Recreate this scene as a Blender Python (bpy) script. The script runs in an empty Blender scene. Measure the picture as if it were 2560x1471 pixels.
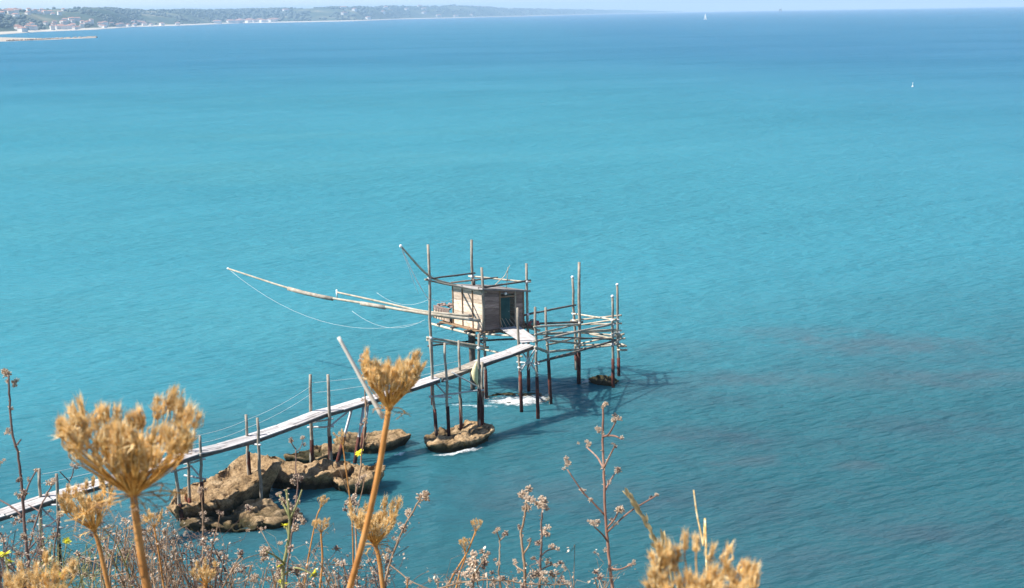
import bpy, math, random
from mathutils import Vector, Matrix, noise
random.seed(7)
rnd = random.uniform
scene = bpy.context.scene
COL = scene.collection

# ------------------------------------------------------------------ camera, sky, sun, exposure
H = 21.0                       # height of the eye above the sea
F = 3200.0                     # focal length in photo pixels (2560 wide)
RHO = 0.0163                   # the photographer's small tilt
SEA_R = 18000.0
TH = math.atan((735.5 - 34.2) / F)
fw = Vector((0, math.cos(TH), -math.sin(TH)))
up0 = Vector((0, math.sin(TH), math.cos(TH)))
r0 = Vector((1, 0, 0))
RX = r0 * math.cos(RHO) - up0 * math.sin(RHO)
UP = up0 * math.cos(RHO) + r0 * math.sin(RHO)
EYE = Vector((0, 0, H))
cd = bpy.data.cameras.new('camera')
cd.sensor_width = 36.0
cd.lens = 36.0 * F / 2560.0
cd.clip_start = 0.05
cd.clip_end = 60000.0
cd.dof.use_dof = True
cd.dof.focus_distance = 60.0
cd.dof.aperture_fstop = 36.0
cam = bpy.data.objects.new('camera', cd)
COL.objects.link(cam)
m = Matrix((RX, UP, -fw)).transposed().to_4x4()
m.translation = EYE
cam.matrix_world = m
scene.camera = cam

SUN_EL = math.radians(50)
SUN_DIR = Vector((-1.0, -0.16, 0)).normalized() * math.cos(SUN_EL) + Vector((0, 0, math.sin(SUN_EL)))
world = bpy.data.worlds.new('World')
scene.world = world
world.use_nodes = True
wn = world.node_tree
sky = wn.nodes.new('ShaderNodeTexSky')
sky.sky_type = 'NISHITA'
sky.sun_disc = False
sky.sun_elevation = SUN_EL
sky.sun_rotation = math.atan2(SUN_DIR.x, SUN_DIR.y)
sky.altitude = 20
sky.air_density = 1.0
sky.dust_density = 0.1
sky.ozone_density = 2.0
bgn = wn.nodes['Background']
wn.links.new(sky.outputs[0], bgn.inputs[0])
bgn.inputs[1].default_value = 0.09
sl = bpy.data.lights.new('sun', 'SUN')
sl.energy = 5.0
sl.angle = math.radians(0.55)
sl.color = (1.0, 0.95, 0.86)
so = bpy.data.objects.new('sun', sl)
COL.objects.link(so)
so.rotation_euler = SUN_DIR.to_track_quat('Z', 'Y').to_euler()
so.location = (-40, 10, 60)
vs = scene.view_settings
vs.view_transform = 'Standard'
vs.look = 'None'
vs.exposure = 1.0
vs.gamma = 1.0
vs.use_curve_mapping = False
scene.render.engine = 'CYCLES'
cy = scene.cycles
cy.use_denoising = True
cy.max_bounces = 4
cy.diffuse_bounces = 2
cy.glossy_bounces = 1
cy.use_adaptive_sampling = True
cy.adaptive_threshold = 0.015
cy.transmission_bounces = 3
cy.transparent_max_bounces = 12
cy.volume_bounces = 0
cy.caustics_reflective = False
cy.caustics_refractive = False
cy.sample_clamp_indirect = 4.0


# ------------------------------------------------------------------ where things stand
def ray(u, v):
    return fw + RX * ((u - 1280) / F) + UP * ((735.5 - v) / F)

def atz(u, v, z):
    d = ray(u, v)
    return EYE + d * ((z - H) / d.z)

def aty(u, v, y):
    d = ray(u, v)
    return EYE + d * (y / d.y)

def atd(u, v, dist):
    return EYE + ray(u, v) * dist

def fbm(p, s=1.0, o=4, seed=0.0):
    return noise.fractal(Vector((p[0] * s + seed, p[1] * s - seed, (p[2] if len(p) > 2 else 0) * s + seed * .37)), 1.0, 2.0, o)


# ------------------------------------------------------------------ materials
def newmat(name):
    mt = bpy.data.materials.new(name)
    mt.use_nodes = True
    nt = mt.node_tree
    b = nt.nodes['Principled BSDF']
    return mt, nt, b

def N(nt, t, **kw):
    n = nt.nodes.new(t)
    for k, v in kw.items():
        setattr(n, k, v)
    return n

def noise_node(nt, scale, detail=4, rough=.55, coord=None, mapscale=None, rot=None):
    tc = N(nt, 'ShaderNodeTexCoord') if coord is None else None
    src = tc.outputs['Object'] if tc else coord
    if mapscale or rot:
        mp = N(nt, 'ShaderNodeMapping')
        if mapscale: mp.inputs['Scale'].default_value = mapscale
        if rot: mp.inputs['Rotation'].default_value = rot
        nt.links.new(src, mp.inputs[0])
        src = mp.outputs[0]
    n = N(nt, 'ShaderNodeTexNoise')
    n.inputs['Scale'].default_value = scale
    n.inputs['Detail'].default_value = detail
    n.inputs['Roughness'].default_value = rough
    nt.links.new(src, n.inputs['Vector'])
    return n

def ramp(nt, src, stops):
    r = N(nt, 'ShaderNodeValToRGB')
    e = r.color_ramp.elements
    while len(e) > 1: e.remove(e[-1])
    e[0].position, e[0].color = stops[0][0], (*stops[0][1], 1)
    for p, c in stops[1:]:
        x = e.new(p)
        x.color = (*c, 1)
    nt.links.new(src, r.inputs[0])
    return r

def mottled(name, stops, scale=6, rough=.85, bump=0.0, bscale=20, mapscale=None, transl=0.0, spec=.3, bdist=.02, spread=(.82, 1.15)):
    mt, nt, b = newmat(name)
    n = noise_node(nt, scale, 5, .6, mapscale=mapscale)
    r = ramp(nt, n.outputs['Fac'], stops)
    oi = N(nt, 'ShaderNodeObjectInfo')
    hv = N(nt, 'ShaderNodeHueSaturation')
    mr = N(nt, 'ShaderNodeMapRange')
    mr.inputs['To Min'].default_value = spread[0]
    mr.inputs['To Max'].default_value = spread[1]
    nt.links.new(oi.outputs['Random'], mr.inputs[0])
    nt.links.new(mr.outputs[0], hv.inputs['Value'])
    nt.links.new(r.outputs[0], hv.inputs['Color'])
    nt.links.new(hv.outputs[0], b.inputs['Base Color'])
    b.inputs['Roughness'].default_value = rough
    b.inputs['Specular IOR Level'].default_value = spec
    if bump:
        bn = noise_node(nt, bscale, 6, .65, mapscale=mapscale)
        bp = N(nt, 'ShaderNodeBump')
        bp.inputs['Strength'].default_value = bump
        bp.inputs['Distance'].default_value = bdist
        nt.links.new(bn.outputs['Fac'], bp.inputs['Height'])
        nt.links.new(bp.outputs[0], b.inputs['Normal'])
    if transl:
        tr = N(nt, 'ShaderNodeBsdfTranslucent')
        nt.links.new(hv.outputs[0], tr.inputs[0])
        mx = N(nt, 'ShaderNodeMixShader')
        mx.inputs[0].default_value = transl
        out = nt.nodes['Material Output']
        nt.links.new(b.outputs[0], mx.inputs[1])
        nt.links.new(tr.outputs[0], mx.inputs[2])
        nt.links.new(mx.outputs[0], out.inputs[0])
    return mt

M = {}
M['pole'] = mottled('weathered_pole', [(.25, (.17, .14, .11)), (.5, (.30, .26, .21)), (.75, (.42, .38, .32))], 4, bump=.5, bscale=30)
M['beam'] = mottled('bleached_beam', [(.25, (.24, .20, .14)), (.5, (.42, .37, .29)), (.75, (.56, .52, .44))], 3, bump=.4, bscale=30)
M['dark_beam'] = mottled('dark_beam', [(.3, (.06, .05, .045)), (.6, (.14, .115, .10)), (.8, (.20, .17, .15))], 4, bump=.4, bscale=30)
M['rust'] = mottled('rusted_sleeve', [(.3, (.020, .014, .014)), (.5, (.07, .025, .02)), (.72, (.19, .05, .03))], 2.2, bump=.6, bscale=25)
M['orange_rust'] = mottled('orange_rust', [(.3, (.16, .055, .025)), (.7, (.30, .11, .05))], 3, bump=.4, bscale=25)
M['metal'] = mottled('grey_tube', [(.3, (.34, .35, .36)), (.7, (.55, .56, .57))], 3, rough=.5)
M['deck'] = mottled('sun_bleached_board', [(.3, (.33, .305, .29)), (.5, (.46, .43, .42)), (.7, (.54, .51, .50))], 2.2, bump=.4, bscale=12, spread=(.7, 1.12))
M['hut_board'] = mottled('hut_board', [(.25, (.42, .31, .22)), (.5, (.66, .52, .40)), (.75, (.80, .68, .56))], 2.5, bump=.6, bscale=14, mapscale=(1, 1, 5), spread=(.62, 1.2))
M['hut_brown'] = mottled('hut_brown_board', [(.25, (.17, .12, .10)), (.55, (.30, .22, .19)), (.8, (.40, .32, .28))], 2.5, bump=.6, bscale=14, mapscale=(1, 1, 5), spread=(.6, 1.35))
M['batten'] = mottled('batten', [(.3, (.16, .10, .06)), (.7, (.30, .20, .12))], 4, bump=.3)
M['roof'] = mottled('roof_felt', [(.3, (.16, .14, .13)), (.7, (.30, .27, .25))], 3, bump=.4)
M['door'] = mottled('door_green', [(.3, (.015, .06, .065)), (.7, (.03, .10, .10))], 3)
M['white'] = mottled('white_paint', [(.3, (.72, .72, .70)), (.7, (.82, .82, .80))], 3, rough=.5)
M['rope'] = mottled('pale_rope', [(.3, (.50, .52, .52)), (.7, (.72, .74, .74))], 9)
M['float'] = mottled('float_cream', [(.3, (.62, .56, .28)), (.7, (.78, .74, .48))], 6, rough=.6)
M['red'] = mottled('faded_red', [(.3, (.22, .06, .06)), (.7, (.34, .12, .12))], 5)
M['net'] = mottled('green_net', [(.3, (.05, .16, .14)), (.7, (.16, .34, .30))], 12)
M['straw'] = mottled('straw', [(.36, (.34, .145, .026)), (.5, (.76, .43, .115)), (.64, (.92, .66, .28))], 120, rough=.6, transl=.25)
M['straw_pale'] = mottled('straw_pale', [(.36, (.58, .32, .09)), (.5, (.91, .67, .31)), (.62, (.98, .90, .68))], 150, rough=.6, transl=.3)
M['stalk'] = mottled('stalk', [(.3, (.34, .14, .035)), (.55, (.52, .24, .065)), (.8, (.60, .34, .13))], 45, rough=.55, transl=.1)
M['twig'] = mottled('dry_twig', [(.3, (.14, .08, .05)), (.52, (.30, .195, .12)), (.74, (.52, .40, .28))], 30, transl=.05)
M['red_twig'] = mottled('reddish_twig', [(.3, (.15, .07, .05)), (.55, (.30, .16, .11)), (.8, (.50, .38, .30))], 14, transl=.05)
M['twig_dark'] = mottled('dark_twig', [(.3, (.075, .045, .04)), (.6, (.17, .11, .09)), (.8, (.30, .22, .17))], 18)
M['seed'] = mottled('seed_head', [(.32, (.20, .12, .085)), (.5, (.46, .33, .235)), (.66, (.80, .70, .58))], 120, transl=.15)
M['orange_head'] = mottled('orange_head', [(.3, (.30, .13, .04)), (.5, (.52, .26, .085)), (.7, (.66, .40, .16))], 80, transl=.25)
M['green_stem'] = mottled('green_stem', [(.3, (.14, .15, .06)), (.6, (.30, .29, .13)), (.8, (.42, .38, .22))], 25, transl=.1)
M['yellow'] = mottled('yellow_petal', [(.3, (.62, .55, .02)), (.7, (.80, .74, .05))], 60, transl=.25)
M['grass_blade'] = mottled('grass_blade', [(.3, (.76, .70, .60)), (.7, (.86, .83, .78))], 20, transl=.2)
M['dry_grass'] = mottled('dry_grass', [(.3, (.30, .22, .10)), (.7, (.50, .40, .22))], 5, transl=.2)
M['house_wall'] = mottled('house_wall', [(.3, (.62, .58, .54)), (.7, (.80, .78, .75))], .02)
M['house_roof'] = mottled('house_roof', [(.3, (.30, .15, .11)), (.7, (.42, .25, .19))], .05)
M['far_tree'] = mottled('far_tree', [(.3, (.070, .092, .088)), (.7, (.092, .116, .10))], .03)  # foliage colour paled and blued to paint in part of the haze
M['stone'] = mottled('breakwater_stone', [(.3, (.28, .22, .17)), (.7, (.45, .38, .30))], .1)


def mat_rock():
    mt, nt, b = newmat('tufa_rock')
    n1 = noise_node(nt, 1.3, 8, .65)
    n2 = noise_node(nt, 7, 9, .8)
    r1 = ramp(nt, n1.outputs['Fac'], [(.28, (.21, .13, .06)), (.45, (.47, .315, .17)), (.6, (.60, .42, .24)), (.75, (.66, .50, .32))])
    r2 = ramp(nt, n2.outputs['Fac'], [(.34, (.12, .11, .10)), (.44, (.62, .6, .58)), (.54, (1.0, 1.0, 1.0)), (.7, (1.2, 1.16, 1.1))])
    mx = N(nt, 'ShaderNodeMix', data_type='RGBA', blend_type='MULTIPLY')
    mx.inputs[0].default_value = 1
    nt.links.new(r1.outputs[0], mx.inputs[6])
    nt.links.new(r2.outputs[0], mx.inputs[7])
    # wet, algae-covered foot by height, carried up to paint shade on the rock fronts
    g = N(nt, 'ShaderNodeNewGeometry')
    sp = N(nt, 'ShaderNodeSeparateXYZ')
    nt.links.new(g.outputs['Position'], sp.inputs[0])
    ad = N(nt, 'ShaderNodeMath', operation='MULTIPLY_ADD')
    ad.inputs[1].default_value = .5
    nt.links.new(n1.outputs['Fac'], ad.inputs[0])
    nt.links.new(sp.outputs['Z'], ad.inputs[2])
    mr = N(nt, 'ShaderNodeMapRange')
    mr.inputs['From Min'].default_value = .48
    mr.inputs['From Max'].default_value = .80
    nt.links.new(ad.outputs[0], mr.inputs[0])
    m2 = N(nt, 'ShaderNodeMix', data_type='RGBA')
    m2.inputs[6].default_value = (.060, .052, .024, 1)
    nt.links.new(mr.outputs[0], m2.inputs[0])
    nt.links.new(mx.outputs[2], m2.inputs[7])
    nt.links.new(m2.outputs[2], b.inputs['Base Color'])
    b.inputs['Roughness'].default_value = .9
    b.inputs['Specular IOR Level'].default_value = .2
    n3 = noise_node(nt, 4, 10, .78)
    bp = N(nt, 'ShaderNodeBump')
    bp.inputs['Strength'].default_value = 1
    bp.inputs['Distance'].default_value = .28
    nt.links.new(n3.outputs['Fac'], bp.inputs['Height'])
    nt.links.new(bp.outputs[0], b.inputs['Normal'])
    return mt
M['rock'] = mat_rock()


def mat_sea():
    mt, nt, b = newmat('sea_water')
    L = nt.links.new
    tc = N(nt, 'ShaderNodeTexCoord')
    sp = N(nt, 'ShaderNodeSeparateXYZ')
    L(tc.outputs['Object'], sp.inputs[0])
    ln = N(nt, 'ShaderNodeVectorMath', operation='LENGTH')
    L(tc.outputs['Object'], ln.inputs[0])
    dist = ln.outputs['Value']
    def mrange(src, a, c, lo=0., hi=1., smooth=True):
        r = N(nt, 'ShaderNodeMapRange')
        if smooth: r.interpolation_type = 'SMOOTHSTEP'
        r.inputs['From Min'].default_value = a
        r.inputs['From Max'].default_value = c
        r.inputs['To Min'].default_value = lo
        r.inputs['To Max'].default_value = hi
        L(src, r.inputs[0])
        return r.outputs[0]
    def math_(op, a, c=None):
        x = N(nt, 'ShaderNodeMath', operation=op)
        for i, q in enumerate((a, c)):
            if q is None: continue
            if isinstance(q, (int, float)): x.inputs[i].default_value = q
            else: L(q, x.inputs[i])
        return x.outputs[0]
    def mixc(fac, a, c):
        x = N(nt, 'ShaderNodeMix', data_type='RGBA')
        if isinstance(fac, (int, float)): x.inputs[0].default_value = fac
        else: L(fac, x.inputs[0])
        for s, q in ((6, a), (7, c)):
            if isinstance(q, tuple): x.inputs[s].default_value = (*q, 1)
            else: L(q, x.inputs[s])
        return x.outputs[2]
    # colour of the water body: sandy shallows, then turquoise, then the deep blue offing
    big = noise_node(nt, .035, 4, .6, coord=tc.outputs['Object'], mapscale=(.6, 1, 1)).outputs['Fac']
    wob = math_('MULTIPLY_ADD', big, 40.); nt.nodes[-1].inputs[2].default_value = -20.
    dd = math_('ADD', dist, wob)
    lat = math_('MULTIPLY', sp.outputs['X'], -0.55)      # deeper and rockier to the right
    dl = math_('ADD', dd, lat)
    near = (.020, .086, .108)
    mid = (.038, .192, .246)
    far = (.027, .140, .225)
    offing = (.008, .088, .185)
    c1 = mixc(mrange(dl, 42, 100), near, mid)
    c2 = mixc(mrange(dist, 100, 700), c1, far)
    c3 = mixc(mrange(dist, 1500, 9000), c2, offing)
    # streaks of clearer and siltier water drawn out by the wind
    st = noise_node(nt, .02, 5, .6, coord=tc.outputs['Object'], mapscale=(.35, 1, 1)).outputs['Fac']
    stz = math_('MULTIPLY', mrange(sp.outputs['X'], 60, -60, .0, .30), mrange(dist, 120, 420, 1., 0.))
    c3 = mixc(math_('MULTIPLY', mrange(st, .42, .70), stz), c3, (.075, .215, .22))
    c3 = mixc(math_('MULTIPLY', mrange(sp.outputs['X'], 0, 160), .35), c3, (.020, .105, .215))
    # drowned reefs seen through the water near the shore
    rf = noise_node(nt, .11, 6, .62, coord=tc.outputs['Object'], mapscale=(.55, 1, 1), rot=(0, 0, -.3)).outputs['Fac']
    rmask = mrange(rf, .46, .74)
    zone = math_('MULTIPLY', mrange(dl, 50, 85, 1., 0.), .75)
    zone2 = math_('MULTIPLY', mrange(sp.outputs['X'], -6, 8), mrange(dist, 66, 105, .42, 0.))
    zz = math_('MAXIMUM', zone, zone2)
    c4 = mixc(math_('MULTIPLY', rmask, zz), c3, (.040, .062, .085))
    # single reddish reefs under the surface right of the platform
    nz = noise_node(nt, .45, 5, .65, coord=tc.outputs['Object']).outputs['Fac']
    for (u, v, ru, rv, st_) in ((2205, 858, 7.5, 3.2, .75), (1965, 832, 5.0, 2.6, .45), (1690, 868, 4.0, 2.4, .35), (1860, 1155, 2.0, 1.0, .5), (2135, 1165, 1.6, .9, .5), (2150, 955, 9., 2.4, .4), (2500, 945, 6., 2.4, .4), (1330, 1225, 5.5, 2.6, .4), (1830, 950, 6., 2.2, .35)):
        q = atz(u, v, 0)
        vm = N(nt, 'ShaderNodeVectorMath', operation='SUBTRACT')
        L(tc.outputs['Object'], vm.inputs[0]); vm.inputs[1].default_value = (q.x, q.y, 0)
        v2 = N(nt, 'ShaderNodeVectorMath', operation='MULTIPLY')
        L(vm.outputs[0], v2.inputs[0]); v2.inputs[1].default_value = (1 / ru, 1 / rv, 0)
        v3 = N(nt, 'ShaderNodeVectorMath', operation='LENGTH')
        L(v2.outputs[0], v3.inputs[0])
        e_ = math_('MULTIPLY_ADD', nz, 2.4); nt.nodes[-1].inputs[2].default_value = -1.2
        e_ = math_('ADD', v3.outputs['Value'], e_)
        c4 = mixc(math_('MULTIPLY', mrange(e_, 1.25, .0), st_ * .62), c4, (.075, .080, .098))
    L(c4, b.inputs['Base Color'])
    b.inputs['Specular IOR Level'].default_value = 0
    b.inputs['Roughness'].default_value = 1
    b.inputs['Subsurface Weight'].default_value = 0.62
    b.inputs['Subsurface Radius'].default_value = (2.0, 2.6, 2.8)
    b.inputs['Subsurface Scale'].default_value = 1.0
    b.subsurface_method = 'BURLEY'
    # wind ripples and chop
    def wave(scale, stretch, rot, det, amp):
        mp = N(nt, 'ShaderNodeMapping', vector_type='TEXTURE')
        mp.inputs['Scale'].default_value = (1 / stretch, 1, 1)
        mp.inputs['Rotation'].default_value = (0, 0, rot)
        L(tc.outputs['Object'], mp.inputs[0])
        n = noise_node(nt, scale, det, .55, coord=mp.outputs[0])
        return math_('MULTIPLY', n.outputs['Fac'], amp)
    w = math_('ADD', wave(2.1, .34, math.radians(24), 3, .34), wave(.8, .34, math.radians(34), 3, .20))
    w = math_('ADD', w, wave(.16, .35, math.radians(30), 3, .40))
    w = math_('ADD', w, wave(1.4, .5, math.radians(-10), 3, .13))
    w = math_('ADD', w, wave(.06, .35, math.radians(24), 4, 1.8))
    bp = N(nt, 'ShaderNodeBump')
    gust = noise_node(nt, .011, 4, .6, coord=tc.outputs['Object'], mapscale=(.5, 1, 1)).outputs['Fac']
    L(mrange(gust, .35, .65, 1.0, 1.9), bp.inputs['Strength'])
    bp.inputs['Distance'].default_value = 1.0
    L(w, bp.inputs['Height'])
    L(bp.outputs[0], b.inputs['Normal'])
    # a rough sea reflects less at grazing angles than a flat one: the mirror share levels off
    gl = N(nt, 'ShaderNodeBsdfGlossy')
    gl.inputs['Roughness'].default_value = .16
    L(bp.outputs[0], gl.inputs['Normal'])
    fr = N(nt, 'ShaderNodeFresnel')
    fr.inputs['IOR'].default_value = 1.33
    L(bp.outputs[0], fr.inputs['Normal'])
    fac = mrange(fr.outputs[0], .02, .75, .012, .20, False)
    mx = N(nt, 'ShaderNodeMixShader')
    L(fac, mx.inputs[0]); L(b.outputs[0], mx.inputs[1]); L(gl.outputs[0], mx.inputs[2])
    L(mx.outputs[0], nt.nodes['Material Output'].inputs[0])
    return mt
M['sea'] = mat_sea()


def mat_land():
    mt, nt, b = newmat('coast_land')
    L = nt.links.new
    n = noise_node(nt, .006, 6, .6)
    n2 = noise_node(nt, .0022, 3, .5)
    r = ramp(nt, n.outputs['Fac'], [(.35, (.05, .075, .06)), (.5, (.065, .09, .068)), (.6, (.12, .13, .09)), (.72, (.28, .25, .19))])  # greens shifted bluish, so some distance haze sits in the land colour
    r2 = ramp(nt, n2.outputs['Fac'], [(.4, (.6, .7, .6)), (.6, (1.2, 1.15, 1.1))])
    mx = N(nt, 'ShaderNodeMix', data_type='RGBA', blend_type='MULTIPLY')
    mx.inputs[0].default_value = 1
    L(r.outputs[0], mx.inputs[6]); L(r2.outputs[0], mx.inputs[7])
    g = N(nt, 'ShaderNodeNewGeometry')
    sp = N(nt, 'ShaderNodeSeparateXYZ')
    L(g.outputs['Position'], sp.inputs[0])
    mr = N(nt, 'ShaderNodeMapRange')
    mr.inputs['From Min'].default_value = 3.0
    mr.inputs['From Max'].default_value = 4.2
    L(sp.outputs['Z'], mr.inputs[0])
    m2 = N(nt, 'ShaderNodeMix', data_type='RGBA')
    m2.inputs[6].default_value = (.46, .41, .34, 1)
    L(mr.outputs[0], m2.inputs[0]); L(mx.outputs[2], m2.inputs[7])
    L(m2.outputs[2], b.inputs['Base Color'])
    b.inputs['Roughness'].default_value = 1
    b.inputs['Specular IOR Level'].default_value = .1
    return mt
M['land'] = mat_land()
M['sand'] = mottled('sand', [(.3, (.29, .245, .19)), (.7, (.40, .345, .28))], .05)
M['soil'] = mottled('cliff_soil', [(.3, (.16, .12, .07)), (.5, (.28, .22, .13)), (.7, (.38, .31, .19))], 1.5, bump=.8, bscale=5, bdist=.15)


def mat_foam():
    mt, nt, b = newmat('sea_foam')
    L = nt.links.new
    b.inputs['Base Color'].default_value = (.80, .84, .85, 1)
    b.inputs['Roughness'].default_value = .8
    n = noise_node(nt, 3.4, 10, .85)
    at = N(nt, 'ShaderNodeAttribute', attribute_name='dens')
    ad = N(nt, 'ShaderNodeMath', operation='ADD')
    L(n.outputs['Fac'], ad.inputs[0]); L(at.outputs['Fac'], ad.inputs[1])
    mr = N(nt, 'ShaderNodeMapRange')
    mr.inputs['From Min'].default_value = .92
    mr.inputs['From Max'].default_value = 1.28
    L(ad.outputs[0], mr.inputs[0])
    L(mr.outputs[0], b.inputs['Alpha'])
    return mt
M['foam'] = mat_foam()


# ------------------------------------------------------------------ mesh building
class MB:
    def __init__(self):
        self.v, self.f, self.mi = [], [], []

    def face(self, idx, mi=0):
        self.f.append(idx); self.mi.append(mi)

    def tube(self, pts, rad, n=6, mi=0, cap=True):
        pts = [Vector(p) for p in pts]
        if not isinstance(rad, (list, tuple)): rad = [rad] * len(pts)
        b0 = len(self.v)
        ref = None
        for i, p in enumerate(pts):
            t = (pts[min(i + 1, len(pts) - 1)] - pts[max(i - 1, 0)])
            if t.length < 1e-9: t = Vector((0, 0, 1))
            t.normalize()
            if ref is None:
                ref = Vector((1, 0, 0)) if abs(t.x) < .8 else Vector((0, 1, 0))
            a = (ref - t * ref.dot(t)).normalized()
            ref = a
            c = t.cross(a)
            for k in range(n):
                an = 2 * math.pi * k / n
                self.v.append(p + (a * math.cos(an) + c * math.sin(an)) * rad[i])
        for i in range(len(pts) - 1):
            for k in range(n):
                k2 = (k + 1) % n
                self.face((b0 + i * n + k, b0 + i * n + k2, b0 + (i + 1) * n + k2, b0 + (i + 1) * n + k), mi)
        if cap:
            self.face(tuple(b0 + k for k in reversed(range(n))), mi)
            e = b0 + (len(pts) - 1) * n
            self.face(tuple(e + k for k in range(n)), mi)
        return self

    def hexa(self, c8, mi=0):
        b = len(self.v)
        self.v += [Vector(c) for c in c8]
        for q in ((0, 3, 2, 1), (4, 5, 6, 7), (0, 1, 5, 4), (1, 2, 6, 5), (2, 3, 7, 6), (3, 0, 4, 7)):
            self.face(tuple(b + i for i in q), mi)
        return self

    def beam(self, a, b, w, h, upv=Vector((0, 0, 1)), mi=0):
        a, b = Vector(a), Vector(b)
        t = (b - a).normalized()
        s = t.cross(upv)
        s = s.normalized() if s.length > 1e-6 else Vector((1, 0, 0))
        q = s.cross(t).normalized()
        s = s * w / 2; q = q * h / 2
        return self.hexa([a - s - q, a + s - q, a + s + q, a - s + q, b - s - q, b + s - q, b + s + q, b - s + q], mi)

    def blob(self, c, rx, ry, rz, seg=6, ring=4, axis=None, jit=0., mi=0):
        c = Vector(c)
        rot = Matrix.Identity(3) if axis is None else Vector(axis).to_track_quat('Z', 'Y').to_matrix()
        b = len(self.v)
        self.v.append(c + rot @ Vector((0, 0, -rz)))
        for i in range(1, ring):
            ph = -math.pi / 2 + math.pi * i / ring
            for k in range(seg):
                a = 2 * math.pi * k / seg
                j = 1 + rnd(-jit, jit)
                self.v.append(c + rot @ Vector((rx * math.cos(ph) * math.cos(a) * j, ry * math.cos(ph) * math.sin(a) * j, rz * math.sin(ph) * j)))
        self.v.append(c + rot @ Vector((0, 0, rz)))
        top = len(self.v) - 1
        for k in range(seg):
            k2 = (k + 1) % seg
            self.face((b, b + 1 + k2, b + 1 + k), mi)
            self.face((top, top - seg + k, top - seg + k2), mi)
            for i in range(ring - 2):
                o = b + 1 + i * seg
                self.face((o + k, o + k2, o + seg + k2, o + seg + k), mi)
        return self

    def tri(self, a, b, c, mi=0):
        i = len(self.v)
        self.v += [Vector(a), Vector(b), Vector(c)]
        self.face((i, i + 1, i + 2), mi)
        return self

    def quad(self, a, b, c, d, mi=0):
        i = len(self.v)
        self.v += [Vector(a), Vector(b), Vector(c), Vector(d)]
        self.face((i, i + 1, i + 2, i + 3), mi)
        return self

    def mesh(self, name, mats, smooth=True, origin=Vector((0, 0, 0))):
        me = bpy.data.meshes.new(name)
        me.from_pydata([v - origin for v in self.v], [], self.f)
        if not isinstance(mats, (list, tuple)): mats = [mats]
        for q in mats: me.materials.append(q)
        if len(mats) > 1: me.polygons.foreach_set('material_index', self.mi)
        if smooth: me.polygons.foreach_set('use_smooth', [True] * len(self.f))
        me.update()
        return me

    def build(self, name, mats, parent=None, smooth=True, origin=None):
        """parts are built in world coordinates; 'parent' is an Empty or a part of one"""
        if parent is not None:
            root = parent
            off = Vector((0, 0, 0))
            while root is not None:
                off += root.location
                root = root.parent
            o = bpy.data.objects.new(name, self.mesh(name, mats, smooth, off))
            o.parent = parent
        else:
            og = Vector((0, 0, 0)) if origin is None else Vector(origin)
            o = bpy.data.objects.new(name, self.mesh(name, mats, smooth, og))
            o.location = og
        COL.objects.link(o)
        return o


def tag(o, label=None, cat=None, group=None, kind=None):
    if label: o['label'] = label
    if cat: o['category'] = cat
    if group: o['group'] = group
    if kind: o['kind'] = kind
    return o

def empty(name, loc, label, cat, group=None):
    o = bpy.data.objects.new(name, None)
    o.empty_display_size = .2
    o.location = loc
    COL.objects.link(o)
    return tag(o, label, cat, group)

def smoothcurve(pts, n=4):
    """Catmull-Rom through the points"""
    P = [Vector(p) for p in pts]
    if len(P) < 3: return P
    P = [P[0] * 2 - P[1]] + P + [P[-1] * 2 - P[-2]]
    out = []
    for i in range(1, len(P) - 2):
        for k in range(n):
            t = k / n
            a, b, c, d = P[i - 1], P[i], P[i + 1], P[i + 2]
            out.append(.5 * ((2 * b) + (c - a) * t + (2 * a - 5 * b + 4 * c - d) * t * t + (3 * b - a - 3 * c + d) * t ** 3))
    out.append(P[-2])
    return out


# ------------------------------------------------------------------ the sea
def build_sea():
    b = MB()
    rings = [0, 30, 60, 120, 240, 500, 1000, 2000, 4000, 8000, 12000, SEA_R]
    n = 96
    b.v.append(Vector((0, 0, 0)))
    for r in rings[1:]:
        for k in range(n):
            a = 2 * math.pi * k / n
            b.v.append(Vector((r * math.cos(a), r * math.sin(a), 0)))
    for k in range(n):
        b.face((0, 1 + k, 1 + (k + 1) % n))
    for i in range(len(rings) - 2):
        o = 1 + i * n
        for k in range(n):
            b.face((o + k, o + n + k, o + n + (k + 1) % n, o + (k + 1) % n))
    tag(b.build('sea', M['sea']), 'turquoise sea with fine wind ripples reaching the horizon', 'sea', kind='structure')
build_sea()

# ------------------------------------------------------------------ the headland the photographer stands on
def ground_z(x, y):
    d = max(0.0, y)
    z = H - 1.02 - .08 * abs(fbm((x, y), .6, 3, 3.1))
    if d > .9: z -= .47 * (d - .9)
    if d > 7: z -= .55 * (d - 7) * min(1, (d - 7) / 6)
    if y < 0: z += .05 * y * -1
    z += .12 * fbm((x, y), .35, 4, 8.0) * min(1, d / 4)
    return max(z, -1.5)

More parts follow.
